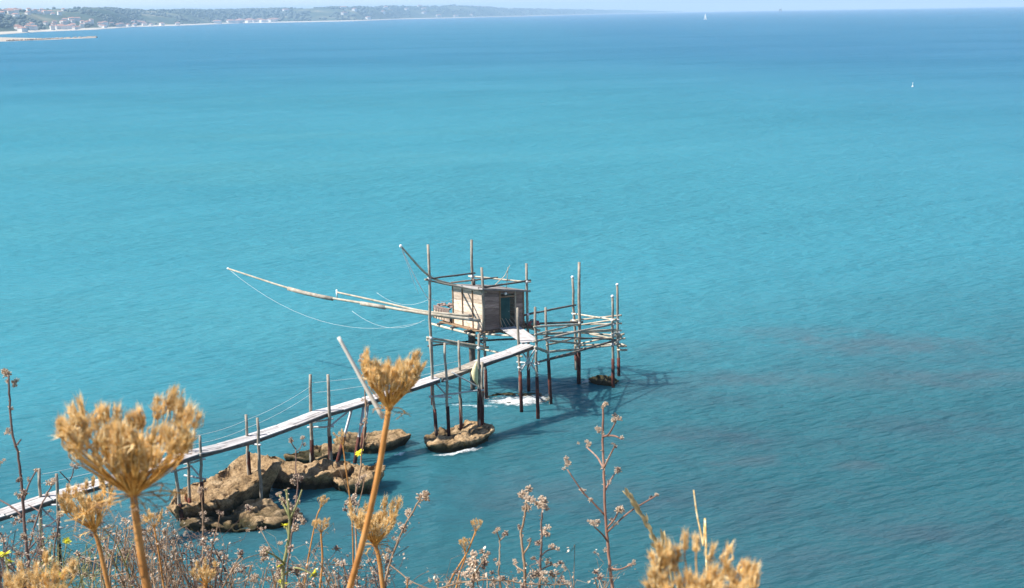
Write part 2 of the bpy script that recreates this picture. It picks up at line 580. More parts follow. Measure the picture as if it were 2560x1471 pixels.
def build_ground():
    b = MB()
    xs = [-60 + i * 1.6 for i in range(76)]
    ys = [-30, -20, -12, -7, -4, -2, -1, -.3, .3, .8, 1.3, 1.8, 2.4, 3, 3.7, 4.5, 5.5, 6.5, 7.5, 9, 10.5, 12, 14, 16, 18, 20, 22, 24, 27, 30]
    for y in ys:
        for x in xs:
            b.v.append(Vector((x, y, ground_z(x, y))))
    n = len(xs)
    for j in range(len(ys) - 1):
        for i in range(n - 1):
            b.face((j * n + i, j * n + i + 1, (j + 1) * n + i + 1, (j + 1) * n + i))
    tag(b.build('headland', M['soil']), 'dry grassy headland falling to the sea below the viewer', 'headland', kind='structure')
    g = MB()
    for i in range(5200):
        x = rnd(-5, 5); y = rnd(-.8, 7)
        p = Vector((x, y, ground_z(x, y) - .01))
        h = rnd(.08, .26)
        q = p + Vector((rnd(-.09, .09), rnd(-.09, .09), h))
        md = (p + q) / 2 + Vector((rnd(-.02, .02), rnd(-.02, .02), .02))
        w = Vector((rnd(-1, 1), rnd(-1, 1), 0)).normalized() * .0025
        i0 = len(g.v)
        g.v += [p - w, p + w, md + w * .8, md - w * .8, q]
        g.face((i0, i0 + 1, i0 + 2, i0 + 3)); g.face((i0 + 3, i0 + 2, i0 + 4))
    tag(g.build('dry_grass', M['dry_grass']), 'short dry grass covering the headland', 'grass', kind='stuff')
build_ground()

# ------------------------------------------------------------------ the far coast
SHORE = [(-420, 112), (-160, 95), (0, 87), (106, 80), (241, 74.6), (348, 67.5), (451, 64.6), (604, 58.6), (767, 55.8), (888, 53.3), (1008, 48.6), (1161, 45), (1355, 40), (1540, 35), (1715, 31.5)]
SKYL = [(-420, 34), (-160, 33), (0, 31), (100, 27), (170, 25), (250, 24.5), (330, 27.5), (450, 28), (600, 27), (700, 24.5), (800, 22), (890, 20.5), (1000, 18), (1160, 17), (1220, 19.5), (1245, 21.5), (1300, 24), (1400, 25), (1560, 25.5), (1715, 29.5)]
def lerp_tab(tab, u):
    if u <= tab[0][0]: return tab[0][1]
    for (a, b), (c, d) in zip(tab, tab[1:]):
        if u <= c: return b + (d - b) * (u - a) / (c - a)
    return tab[-1][1]
def infh(u): return 34.2 - .0163 * (u - 1280)
US = [-420 + i * 8 for i in range(268)]
SPTS = []
for u in US:
    p = atz(u, lerp_tab(SHORE, u), 0)
    SPTS.append(Vector((p.x, p.y, 0)))
def inland(i):                 # the land lies straight behind its shore as seen over the bay
    return Vector((SPTS[i].x, SPTS[i].y, 0)).normalized()
DEPTH = [0, 18, 40, 90, 170, 260, 380, 520, 700, 900, 1150, 1500, 2100]
PROF = [0, .035, .045, .06, .10, .22, .45, .68, .86, .97, 1.0, .92, .7]
def land_point(fi, s):
    fi = max(0, min(len(US) - 1.001, fi))
    i = int(fi); t = fi - i
    p = SPTS[i].lerp(SPTS[i + 1], t)
    q = inland(i).lerp(inland(i + 1), t)
    u = US[i] + 8 * t
    scale = 1.0 if u < 500 else max(.5, 1.0)
    pos = p + q * s * scale
    dr = (p + q * 900).length
    top = max(14., H + (infh(u) - lerp_tab(SKYL, u)) / F * dr)
    k = 0
    while k < len(DEPTH) - 2 and s > DEPTH[k + 1]: k += 1
    f = PROF[k] + (PROF[k + 1] - PROF[k]) * (s - DEPTH[k]) / (DEPTH[k + 1] - DEPTH[k])
    z = -1 + (top + 1) * f
    if s > 120:
        rel = min(1, (s - 120) / 300)
        z += top * rel * (.10 * fbm((pos.x, pos.y), .0035, 4, 5.5) + .05 * fbm((pos.x, pos.y), .012, 3, 1.5))
    elif s > 0:
        z = max(z, 1.2)
    return Vector((pos.x, pos.y, z))

def build_coast():
    b = MB()
    ds = []
    for a, c in zip(DEPTH, DEPTH[1:]):
        k = 3 if a >= 170 else 1
        ds += [a + (c - a) * j / k for j in range(k)]
    ds.append(DEPTH[-1])
    for i in range(len(US) - 1):
        for s in ds:
            b.v.append(land_point(i, s))
    n = len(ds)
    for i in range(len(US) - 2):
        for j in range(n - 1):
            b.face((i * n + j, (i + 1) * n + j, (i + 1) * n + j + 1, i * n + j + 1))
    tag(b.build('hills', M['land']), 'low wooded coastal hills fading blue across the bay', 'hills', kind='structure')
    # woods on the slopes: one mass
    t = MB()
    for k in range(6000):
        fi = rnd(20, len(US) - 30) if k % 3 else rnd(40, 150)
        s = 140 + 1050 * random.random() ** .8
        p = land_point(fi, s)
        if fbm((p.x, p.y), .004, 3, 9.0) < -.12: continue
        r = rnd(2.8, 5.5) * (1 if fi < 120 else 1.5)
        t.blob(p + Vector((0, 0, r * .5)), r * rnd(.8, 1.4), r * rnd(.8, 1.4), r * rnd(.6, 1.0), 5, 3, jit=.25)
    tag(t.build('woods', M['far_tree']), 'dark woods covering the distant hills', 'woods', kind='stuff')
    # sand spit and harbour mole on the left
    s = MB()
    L1 = [atz(u, v, 0) for u, v in ((-420, 126), (-150, 113), (0, 106.5), (80, 102.5), (160, 98.5), (240, 95.2))]
    L2 = [atz(u, v, 0) for u, v in ((-420, 100), (-150, 94), (0, 92.5), (55, 94.5), (140, 97.6), (240, 94.8))]
    for a, c in zip(L1, L2):
        for f in (0, .2, .5, .8, 1): 
            q = a.lerp(c, f)
            s.v.append(Vector((q.x, q.y, -.6 + 1.5 * math.sin(math.pi * f) ** .6)))
    for i in range(len(L1) - 1):
        for j in range(4):
            s.face((i * 5 + j, (i + 1) * 5 + j, (i + 1) * 5 + j + 1, i * 5 + j + 1))
    tag(s.build('beach', M['sand']), 'pale sand spit tapering into the bay', 'beach', kind='structure')
    w = MB()
    for k in range(150):
        f = k / 149
        q = atz(20 + 222 * f, 103.4 - 8.8 * f, 0)
        r = rnd(.8, 1.5)
        w.blob(q + Vector((rnd(-2, 2), rnd(-3, 3), .8)), r, r, r * .9, 5, 4, jit=.25)
    tag(w.build('breakwater', M['stone']), 'low stone breakwater along the tip of the sand spit', 'breakwater', kind='structure')
build_coast()

def house_mesh(w, d, h, rh):
    b = MB()
    b.hexa([(-w, -d, -3), (w, -d, -3), (w, d, -3), (-w, d, -3), (-w, -d, h), (w, -d, h), (w, d, h), (-w, d, h)], 0)
    e = .5
    A = [(-w - e, -d - e, h), (w + e, -d - e, h), (w + e, d + e, h), (-w - e, d + e, h)]
    r1, r2 = (-w * .6, 0, h + rh), (w * .6, 0, h + rh)
    b.quad(A[0], A[1], r2, r1, 1); b.quad(A[2], A[3], r1, r2, 1)
    b.tri(A[1], A[2], r2, 1); b.tri(A[3], A[0], r1, 1)
    return b.mesh('house', [M['house_wall'], M['house_roof']], smooth=False)
HM = [house_mesh(5, 4, 5.5, 2), house_mesh(7, 5, 7, 2.2), house_mesh(4.5, 4.5, 9, 1.5), house_mesh(10, 5, 6, 2)]
def put_house(u, s, mi, label, group):
    fi = (u + 420) / 8
    p = land_point(fi, s)
    o = bpy.data.objects.new('house', HM[mi])
    COL.objects.link(o)
    o.location = p
    o.rotation_euler.z = rnd(-.5, .5) + math.pi / 4
    k = 1.0 if u < 450 else 1.5
    o.scale = (k, k, k)
    tag(o, label, 'house', group)
random.seed(21)
for k in range(26):      # village on the near hilltop
    put_house(rnd(5, 165), rnd(520, 820), random.choice((0, 0, 1, 2)), 'tiny pale house among trees on the hilltop at far left', 'hilltop houses at far left')
for k in range(40):      # hamlet above the first beach
    put_house(rnd(40, 232), rnd(60, 330), random.choice((0, 0, 1, 1, 2)), 'tiny white house just above the nearer beach across the bay', 'houses above the nearer beach')
for k in range(20):
    put_house(rnd(250, 470), rnd(50, 260), random.choice((0, 0, 1)), 'small white house strung along the middle shore of the bay', 'houses along the middle shore')
for k in range(22):
    put_house(rnd(540, 700), rnd(40, 200), random.choice((1, 3, 3)), 'pale building in the long row on the farther shore', 'row of buildings on the farther shore')
for k in range(14):
    put_house(rnd(700, 1180), rnd(60, 800), random.choice((1, 3)), 'pale speck of a house on the faint farthest hills', 'houses on the farthest hills')

# ------------------------------------------------------------------ boats and marks far out
def sailboat():
    p = atz(1763, 49.5, 0)
    e = empty('sailing_boat', p, 'tiny white sailing boat below the horizon', 'boat')
    b = MB()
    sec = [(-5.5, .9, 1.1), (-3, 1.6, 1.2), (0, 1.8, 1.3), (3.5, 1.2, 1.5), (6, .08, 1.8)]
    for x, w, h in sec:
        for q in ((-w, h), (-w * .75, .1), (0, -.5), (w * .75, .1), (w, h)):
            b.v.append(p + Vector((x, q[0], q[1])))
    for i in range(4):
        for j in range(4):
            b.face((i * 5 + j, (i + 1) * 5 + j, (i + 1) * 5 + j + 1, i * 5 + j + 1))
        b.face((i * 5 + 4, (i + 1) * 5 + 4, (i + 1) * 5, i * 5))
    b.face((0, 1, 2, 3, 4))
    b.build('hull', M['white'], e, smooth=False)
    MB().tube([p + Vector((.8, 0, 1)), p + Vector((.8, 0, 18))], .12, 6).build('mast', M['metal'], e)
    MB().hexa([p + Vector(q) for q in ((.7, -.04, 2.4), (.7, .04, 2.4), (-5, .5, 2.4), (-5, .42, 2.4), (.7, -.04, 17.6), (.7, .04, 17.6), (.3, .3, 17.6), (.3, .22, 17.6))]).build('mainsail', M['white'], e)
    e.rotation_euler.z = -.8
    e.scale = (.8, .8, .8)
    MB().hexa([p + Vector(q) for q in ((5.8, -.04, 2), (5.8, .04, 2), (.9, -.6, 2), (.9, -.68, 2), (1, -.04, 15.4), (1, .04, 15.4), (.95, -.1, 15.4), (.95, -.14, 15.4))]).build('jib', M['white'], e)
sailboat()

def buoy():
    p = atz(2281.5, 217.5, 0)
    e = empty('marker_buoy', p, 'small white marker buoy afloat at upper right', 'buoy')
    e.scale = (.75, .75, .75)
    MB().tube([p + Vector((0, 0, -.3)), p + Vector((0, 0, .05)), p + Vector((0, 0, .3)), p + Vector((0, 0, .45))], [.15, .34, .3, .1], 10).build('float', M['white'], e)
    MB().tube([p + Vector((0, 0, .4)), p + Vector((.02, 0, 1.35))], .06, 6).build('pole', M['white'], e)
    MB().blob(p + Vector((.02, 0, 1.4)), .14, .14, .16).build('top_mark', M['white'], e)
buoy()

def gas_rig():
    p = atz(1951, 31.6, 0)
    p = Vector((p.x, p.y, 0))
    e = empty('offshore_platform', p, 'tiny dark offshore structure standing on the horizon', 'platform')
    e.scale = (.6, .6, .6)
    for sx in (-9, 9):
        for sy in (-9, 9):
            MB().tube([p + Vector((sx * 1.2, sy * 1.2, -2)), p + Vector((sx, sy, 24))], 1.3, 6).build('leg', M['dark_beam'], e)
    MB().hexa([p + Vector(q) for q in ((-14, -14, 22), (14, -14, 22), (14, 14, 22), (-14, 14, 22), (-14, -14, 27), (14, -14, 27), (14, 14, 27), (-14, 14, 27))]).build('deck', M['dark_beam'], e, smooth=False)
    MB().hexa([p + Vector(q) for q in ((-10, -9, 27.1), (4, -9, 27.1), (4, 9, 27.1), (-10, 9, 27.1), (-10, -9, 37), (4, -9, 37), (4, 9, 37), (-10, 9, 37))]).build('module', M['dark_beam'], e, smooth=False)
    MB().tube([p + Vector((8, 0, 27)), p + Vector((12, 0, 58))], [1.6, .5], 4).build('derrick', M['dark_beam'], e)
gas_rig()

# ------------------------------------------------------------------ rocks
def rock(label, outline, top, center=None, under=.10, ztop=None, rough=.16, lip=.75, seed=1., res=128, name='rock', ledge=.55):
    """outline: plan polygon (world xy) at the waterline, star-shaped about its centre; top: height or fn(x,y)"""
    P = [Vector((p[0], p[1])) for p in outline]
    c = Vector((sum(p.x for p in P) / len(P), sum(p.y for p in P) / len(P))) if center is None else Vector(center)
    # radius as a function of the angle
    def rad(a):
        d = Vector((math.cos(a), math.sin(a)))
        best = 0
        for i in range(len(P)):
            p, q = P[i] - c, P[(i + 1) % len(P)] - c
            e = q - p
            den = d.x * e.y - d.y * e.x
            if abs(den) < 1e-9: continue
            t = (p.x * e.y - p.y * e.x) / den
            s = (p.x * d.y - p.y * d.x) / den
            if t > 0 and -1e-6 <= s <= 1 + 1e-6: best = max(best, t)
        return best
    R = [rad(2 * math.pi * k / res) for k in range(res)]
    R = [(R[k - 1] + 2 * R[k] + R[(k + 1) % res]) / 4 for k in range(res)]
    tf0 = top if callable(top) else (lambda x, y: top)
    def tf(x, y):                 # broken ledges: the top steps down in layers
        h = tf0(x, y) * (1 + ledge * fbm((x, y), .55, 3, seed + 1.3))
        st = max(.16, tf0(x, y) * .26)
        q = h / st
        f_ = q - math.floor(q)
        return (math.floor(q) + max(0., min(1., (f_ - .62) / .3))) * st + .02
    prof = [(-.9, 1.0 - under), (-.1, .98 - under), (.25, .985 - under * .9), (.5, .99 - under * .5), (lip, 1.0), (.93, .992), (1.0, .955)]
    b = MB()
    rows = 0
    for f, s in prof:
        for k in range(res):
            a = 2 * math.pi * k / res
            x, y = c.x + R[k] * s * math.cos(a), c.y + R[k] * s * math.sin(a)
            h = tf(x, y)
            z = f * h if f > 0 else f
            nz = Vector((fbm((x, y, z), 1.1, 5, seed), fbm((x, y, z), 1.1, 5, seed + 7), .6 * fbm((x, y, z), 1.3, 4, seed + 3)))
            vd = noise.voronoi(Vector((x * 1.15 + seed, y * 1.15, z * 1.6)))[0]
            cr = max(0., 1 - (vd[1] - vd[0]) / .16)
            nz -= Vector((math.cos(a), math.sin(a), 0)) * cr * .55
            b.v.append(Vector((x, y, z)) + nz * rough * 1.2 + Vector((fbm((x, y, z), 4.5, 3, seed), fbm((x, y, z), 4.5, 3, seed + 5), fbm((x, y, z), 4.5, 3, seed + 9))) * .05)
        rows += 1
    for s in (.88, .83, .78, .73, .68, .63, .57, .51, .45, .39, .33, .27, .21, .15, .08):
        for k in range(res):
            a = 2 * math.pi * k / res
            x, y = c.x + R[k] * s * math.cos(a), c.y + R[k] * s * math.sin(a)
            z = tf(x, y) + rough * (.9 * fbm((x, y), .9, 5, seed + 3) + .6 * noise.cell(Vector((x * 1.1 + .3 * fbm((x, y), 1., 3, 2) + seed, y * 1.1, 0))) - .3) + .05 * fbm((x, y), 3.2, 4, seed)
            vd = noise.voronoi(Vector((x * 1.15 + seed, y * 1.15, z * .4)))[0]
            z -= max(0., 1 - (vd[1] - vd[0]) / .16) * .16
            b.v.append(Vector((x, y, z)))
        rows += 1
    b.v.append(Vector((c.x, c.y, tf(c.x, c.y))))
    for j in range(rows - 1):
        for k in range(res):
            k2 = (k + 1) % res
            b.face((j * res + k, j * res + k2, (j + 1) * res + k2, (j + 1) * res + k))
    o = (rows - 1) * res
    for k in range(res):
        b.face((o + k, o + (k + 1) % res, len(b.v) - 1))
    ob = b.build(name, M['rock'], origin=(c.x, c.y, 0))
    tag(ob, label, 'rock', 'rocks under the fishing platform and its footbridge')
    return ob

def xy(*l):
    return [(atz(u, v, z).x, atz(u, v, z).y) for u, v, z in l]
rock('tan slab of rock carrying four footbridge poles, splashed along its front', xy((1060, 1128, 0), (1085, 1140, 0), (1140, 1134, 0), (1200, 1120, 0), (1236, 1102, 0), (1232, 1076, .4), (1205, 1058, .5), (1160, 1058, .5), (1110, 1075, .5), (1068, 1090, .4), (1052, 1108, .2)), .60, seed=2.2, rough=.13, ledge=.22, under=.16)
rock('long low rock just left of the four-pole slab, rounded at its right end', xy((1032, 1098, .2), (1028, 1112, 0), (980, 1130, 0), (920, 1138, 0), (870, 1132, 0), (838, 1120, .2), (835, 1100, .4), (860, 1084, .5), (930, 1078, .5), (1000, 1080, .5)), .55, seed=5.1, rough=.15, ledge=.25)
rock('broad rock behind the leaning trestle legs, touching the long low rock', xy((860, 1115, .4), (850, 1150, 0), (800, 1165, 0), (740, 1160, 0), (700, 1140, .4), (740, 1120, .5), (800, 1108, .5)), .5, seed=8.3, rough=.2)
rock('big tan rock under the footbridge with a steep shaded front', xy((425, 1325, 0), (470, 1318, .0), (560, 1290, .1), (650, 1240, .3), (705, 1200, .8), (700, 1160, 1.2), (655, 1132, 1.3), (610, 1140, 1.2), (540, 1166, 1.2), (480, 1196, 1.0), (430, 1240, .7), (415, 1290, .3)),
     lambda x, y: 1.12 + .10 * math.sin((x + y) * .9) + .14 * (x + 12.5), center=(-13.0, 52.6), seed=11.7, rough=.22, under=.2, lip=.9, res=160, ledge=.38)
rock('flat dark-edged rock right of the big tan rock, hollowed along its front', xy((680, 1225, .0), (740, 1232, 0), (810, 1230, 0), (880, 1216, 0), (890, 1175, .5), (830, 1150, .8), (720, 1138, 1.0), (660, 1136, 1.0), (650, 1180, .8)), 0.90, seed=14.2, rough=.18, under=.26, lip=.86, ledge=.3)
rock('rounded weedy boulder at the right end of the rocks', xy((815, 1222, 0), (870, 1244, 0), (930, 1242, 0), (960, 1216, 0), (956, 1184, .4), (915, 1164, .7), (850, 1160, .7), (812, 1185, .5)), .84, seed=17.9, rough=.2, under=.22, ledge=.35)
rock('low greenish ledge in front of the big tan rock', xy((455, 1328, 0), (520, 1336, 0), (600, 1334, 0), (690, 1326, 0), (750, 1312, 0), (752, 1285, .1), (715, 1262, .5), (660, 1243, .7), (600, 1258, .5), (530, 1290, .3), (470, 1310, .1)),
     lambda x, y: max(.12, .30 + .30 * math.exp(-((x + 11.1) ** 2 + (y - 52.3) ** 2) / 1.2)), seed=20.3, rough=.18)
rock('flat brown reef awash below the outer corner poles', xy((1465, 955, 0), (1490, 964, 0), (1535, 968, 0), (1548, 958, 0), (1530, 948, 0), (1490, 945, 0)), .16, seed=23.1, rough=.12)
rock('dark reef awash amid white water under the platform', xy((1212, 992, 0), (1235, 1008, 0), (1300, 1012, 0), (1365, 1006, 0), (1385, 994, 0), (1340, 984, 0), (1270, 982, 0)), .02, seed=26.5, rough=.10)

# white water
def foam(name, label, pts, width, dens, seed):
    """foam strip along a plan polyline, with its own small relief"""
    C = smoothcurve([Vector((p[0], p[1], 0)) for p in pts], 8)
    me = MB(); dn = []
    m_ = 14
    for i, p in enumerate(C):
        t = (C[min(i + 1, len(C) - 1)] - C[max(i - 1, 0)]).normalized()
        s = Vector((-t.y, t.x, 0))
        e = math.sin(math.pi * i / (len(C) - 1)) ** .4
        for j in range(m_):
            f = j / (m_ - 1) * 2 - 1
            q = p + s * (f * width)
            zz = .06 + .20 * max(0, fbm((q.x, q.y), 1.8, 4, seed)) * (1 - f * f) * e
            me.v.append(Vector((q.x, q.y, zz)))
            dn.append(dens * (1 - abs(f) ** 1.6) * e)
    for i in range(len(C) - 1):
        for j in range(m_ - 1):
            me.face((i * m_ + j, i * m_ + j + 1, (i + 1) * m_ + j + 1, (i + 1) * m_ + j))
    o = me.build(name, M['foam'])
    at = o.data.attributes.new('dens', 'FLOAT', 'POINT')
    at.data.foreach_set('value', dn)
    tag(o, label, 'foam', kind='stuff')
foam('sea_foam', 'white water breaking over the reef under the platform', xy((1200, 1012, 0), (1245, 1006, 0), (1300, 1006, 0), (1350, 1000, 0), (1392, 1000, 0)), 1.8, .66, 3)
foam('sea_foam', 'line of foam washing left from the reef under the platform', xy((1110, 1005, 0), (1150, 1017, 0), (1215, 1018, 0), (1270, 1022, 0)), .6, .56, 6)
foam('sea_foam', 'foam along the front of the four-pole slab', xy((1070, 1142, 0), (1110, 1140, 0), (1170, 1132, 0), (1240, 1108, 0)), .45, .62, 9)
foam('sea_foam', 'small curl of foam off the long low rock', xy((980, 1142, 0), (1000, 1140, 0), (1020, 1138, 0)), .35, .68, 12)
foam('sea_foam', 'flecks of foam at the outer corner reef', xy((1440, 962, 0), (1470, 958, 0), (1500, 944, 0)), .4, .58, 15)

# ------------------------------------------------------------------ poles of the platform and the footbridge
POLES = {}
def pole(owner, key, base, z0, top, r=.075, sleeve=None, mat='pole', sink=.5, Y=None):
    p = atz(base[0], base[1], z0) if Y is None else aty(base[0], base[1], Y)
    q = aty(top[0], top[1], p.y)
    POLES[key] = (p, q)
    d = (q - p).normalized()
    foot = p - d * sink
    b = MB()
    n = 7
    pts = [foot.lerp(q, i / n) + (Vector((rnd(-.035, .035), rnd(-.035, .035), 0)) if 0 < i < n else Vector((0, 0, 0))) for i in range(n + 1)]
    b.tube(pts, [r * (1.12 - .25 * i / n) for i in range(n + 1)], 8)
    o = b.build('pole', M[mat], owner)
    if sleeve:
        h = sleeve
        s = MB().tube([foot, p.lerp(q, .0) + d * h * .5, p + d * h], [r * 1.3, r * 1.26, r * 1.22], 10).build('rusty_sleeve', M['rust'], o)
        s['label'] = 'rust-blackened lower sleeve'
    return o
def onpole(key, v):
    """the point of a pole that lies on photo row v"""
    p, q = POLES[key]
    lo, hi = 0.0, 1.0
    def row(t):
        w = p.lerp(q, t) - EYE
        return 735.5 - F * w.dot(UP) / w.dot(fw)
    a, b = row(0), row(1)
    t = (v - a) / (b - a)
    return p.lerp(q, t)
def rail(owner, a, b, r=.055, over=.25, mat='beam', name='rail', bend=.0):
    a, b = Vector(a), Vector(b)
    d = (b - a).normalized()
    a2, b2 = a - d * over, b + d * over
    pts = [a2.lerp(b2, k / 6) + Vector((0, 0, bend * math.sin(math.pi * k / 6) + rnd(-.015, .015))) for k in range(7)]
    return MB().tube(pts, [r * rnd(.9, 1.1) for _ in pts], 7).build(name, M[mat], owner)
def lash(owner, p, r=.13):
    return MB().blob(p, r, r, r * .8, 7, 5, jit=.18).build('lashing', M['rope'], owner)
random.seed(5)
PLAT = empty('fishing_platform', atz(1300, 1015, 0), 'old timber fishing platform on stilts with long booms over the sea', 'fishing platform')
pole(PLAT, 'A', (1082, 1012), 0, (1070, 612), .08, 1.5)
pole(PLAT, 'A2', (1091, 1086), .5, (1074, 848), .07, 1.3)
pole(PLAT, 'D', (1198, 1067), .55, (1197, 836), .075, 2.0)
pole(PLAT, 'D2', (1206, 1063), .55, (1206, 905), .07, 2.0)
pole(PLAT, 'E', (1216, 997), 0, (1204, 669), .08, 1.7)
pole(PLAT, 'F', (1304, 1030), 0, (1294, 770), .075, 2.3)
pole(PLAT, 'G', (1345, 1047), 0, (1338, 768), .075, 2.3)
pole(PLAT, 'H', (1377, 1010), 0, (1364, 769), .075, 2.5)
pole(PLAT, 'I', (1322, 978), 0, (1316, 659), .075, 1.9)
pole(PLAT, 'J', (1188, 967), 0, (1179, 600), .085, 1.2)
pole(PLAT, 'K', (1447, 960), 0, (1448, 656), .09, 1.9)
pole(PLAT, 'L', (1441, 925), 0, (1431, 693), .08, 1.0)
pole(PLAT, 'M', (1533, 969), 0, (1531, 739), .075, 1.7)
pole(PLAT, 'N', (1547, 940), 0, (1543, 712), .075, 1.1)
for key, v in (('N', 712), ('M', 741), ('L', 693)):
    MB().blob(onpole(key, v), .095, .095, .085, 8, 5).build('pole_cap', M['white'], PLAT)
op = onpole
# rails round the hut
for a, b_, r, mt in ((op('A', 696), op('J', 682), .05, 'dark_beam'), (op('J', 690), op('I', 704), .05, 'beam'), (op('E', 718), op('I', 702), .06, 'dark_beam'),
                     (op('A', 700), op('E', 728), .05, 'beam'), (op('I', 785), op('L', 763), .06, 'dark_beam'),
                     (op('A', 843), op('E', 866), .07, 'beam'), (op('A', 850), op('E', 872), .06, 'beam'), (op('E', 873), op('F', 890), .055, 'beam'),
                     (op('J', 850), op('I', 845), .06, 'dark_beam'), (op('E', 858), op('J', 846), .06, 'dark_beam'), (op('A', 862), op('J', 850), .055, 'dark_beam'),
                     # outer staging
                     (op('I', 808), op('K', 804), .06, 'dark_beam'), (op('G', 817), op('K', 809), .06, 'beam'), (op('L', 784), op('M', 798), .055, 'beam'),
                     (op('L', 800), op('N', 789), .055, 'beam'), (op('K', 811), op('M', 799), .05, 'beam'), (op('G', 852), op('M', 810), .065, 'pole'),
                     (op('H', 833), op('M', 824), .055, 'beam'), (op('I', 836), op('N', 826), .055, 'beam'), (op('H', 850), op('K', 858), .06, 'beam'),
                     (op('K', 858), op('M', 842), .055, 'beam'), (op('L', 830), op('N', 838), .055, 'beam'), (op('K', 863), op('M', 860), .06, 'beam'),
                     (op('H', 879), op('K', 872), .065, 'beam'), (op('K', 872), op('M', 862), .065, 'beam'), (op('H', 898), op('M', 853), .06, 'dark_beam'),
                     (op('G', 905), op('L', 884), .06, 'dark_beam'), (op('M', 803), op('N', 800), .06, 'beam'), (op('M', 835), op('N', 832), .07, 'beam'),
                     (op('M', 862), op('N', 850), .06, 'beam'), (op('K', 808), op('L', 800), .055, 'beam'), (op('K', 868), op('L', 856), .055, 'beam'),
                     (op('G', 868), op('H', 880), .08, 'beam'), (op('F', 872), op('I', 862), .07, 'dark_beam'), (op('F', 905), op('G', 908), .05, 'metal'),
                     (op('F', 918), op('I', 908), .05, 'metal'), (op('L', 812), op('N', 808), .05, 'beam'), (op('H', 842), op('M', 848), .05, 'dark_beam'), (op('G', 835), op('L', 812), .05, 'beam'), (op('K', 846), op('N', 842), .05, 'beam'), (op('H', 862), op('L', 845), .055, 'beam'), (op('A2', 990), op('D', 975), .045, 'metal')):
    rail(PLAT, a, b_, r, mat=mt)
rail(PLAT, op('K', 832) + Vector((.4, 0, 0)), op('M', 846), .05, 0, 'beam', 'brace')
rail(PLAT, op('F', 930), op('G', 868), .045, .1, 'metal', 'brace')
rail(PLAT, op('G', 930), op('F', 868), .045, .1, 'metal', 'brace')
rail(PLAT, op('I', 925), op('G', 878), .045, .1, 'metal', 'brace')
rail(PLAT, op('D', 968), op('A2', 935).lerp(op('D', 930), .45), .04, .1, 'metal', 'brace')
for key, vs_ in (('A', (843, 696)), ('M', (800, 812, 836, 861)), ('N', (800, 832, 850)), ('K', (806, 860, 870)), ('L', (785, 800)), ('H', (850, 880)), ('I', (704, 785)), ('J', (690,)), ('D', (870,)), ('F', (918,)), ('G', (908,))):
    for v in vs_: lash(PLAT, op(key, v))
# bundle of spare poles and net at the outer corner
for k in range(5):
    a = op('N', 838 + k * 9) + Vector((rnd(-.2, .0), rnd(-.3, .1), 0))
    rail(PLAT, a, a + Vector((.55, rnd(-.5, .2), rnd(-.15, .2))), .06, .0, 'beam', 'rail_end')

# hut floor, joists and decking
PX, LX, RXX, BX = Vector((-1.58, 68.62, 0)), Vector((-3.36, 70.60, 0)), Vector((.66, 69.86, 0)), Vector((-1.12, 71.84, 0))
FZ = 3.90
def hp(a, b, z):           # a = along the lit wall (corner P to L), b = along the door wall (P to R)
    q = PX + (LX - PX) * a + (RXX - PX) * b
    return Vector((q.x, q.y, z))
for k in range(9):
    b = -.06 + k * .14
    MB().beam(hp(-.10, b, FZ - .03), hp(1.32, b, FZ - .03), .30, .045).build('floor_board', M['batten'], PLAT, smooth=False)
for k in range(4):
    a = -.05 + .45 * k
    MB().tube([hp(a, -.18, FZ - .13), hp(a, 1.35, FZ - .13)], .07, 7).build('joist', M['dark_beam'], PLAT)
for b in (-.12, .5, 1.18):
    MB().tube([hp(-.25, b, FZ - .27), hp(1.6, b, FZ - .27)], .07, 7).build('bearer', M['beam'], PLAT)
MB().tube([hp(-.06, -.08, FZ - .12), hp(-.55, .45, FZ - .20), op('F', 868)], .055, 7).build('rail', M['beam'], PLAT)
MB().tube([hp(.75, .25, FZ - .15), hp(.75, .25, 2.2), hp(.74, .25, .2), hp(.74, .25, -.6)], [.2, .15, .14, .14], 9).build('trunk_post', M['dark_beam'], PLAT)
# gangplank from the door down to the footbridge
g0, g1 = hp(-.03, .60, FZ + .03), Vector((.95, 65.95, 3.92))
side = Vector((.94, .30, 0)).normalized()
for k in range(5):
    o = side * (k * .2 - .4)
    MB().beam(g0 + o * 1.2, g1 + o, .20, .04, Vector((0, 0, 1))).build('gangplank_board', M['deck'], PLAT, smooth=False)
# small net stage left of the hut
for k in range(6):
    b = -.02 + .1 * k
    MB().beam(hp(1.02, b, FZ + .03), hp(1.62, b, FZ + .11), .2, .04).build('stage_board', M['batten'], PLAT, smooth=False)
for k in range(5):
    z = FZ + .14 + .155 * k
    MB().beam(hp(1.03, -.07, z), hp(1.58, -.05, z), .03, .14, Vector((0, 0, 1))).build('stage_board', M['hut_board' if k < 3 else 'hut_brown'], PLAT, smooth=False)
for k in range(7):
    a = 1.06 + .09 * k
    MB().beam(hp(a, -.10, FZ + .08), hp(a + .01, -.10, FZ + .8 - .02 * k), .05, .03, Vector((1, 0, 0))).build('slat', M['batten'], PLAT, smooth=False)
net = MB()
for k in range(26):
    q = hp(rnd(1.05, 1.6), rnd(.0, .3), FZ + .72 + rnd(0, .18))
    net.blob(q, rnd(.08, .16), rnd(.08, .16), rnd(.03, .06), 7, 4, jit=.35)
tag(net.build('net_heap', M['hut_brown'], origin=hp(1.3, .15, FZ + .6)), 'low heap of dark brown net on the stage left of the hut', 'net')

TOPZ = {(0, 0): 6.26, (1, 0): 6.10, (0, 1): 5.86, (1, 1): 5.72}
def topz(a, b): return (TOPZ[0, 0] * (1 - a) + TOPZ[1, 0] * a) * (1 - b) + (TOPZ[0, 1] * (1 - a) + TOPZ[1, 1] * a) * b
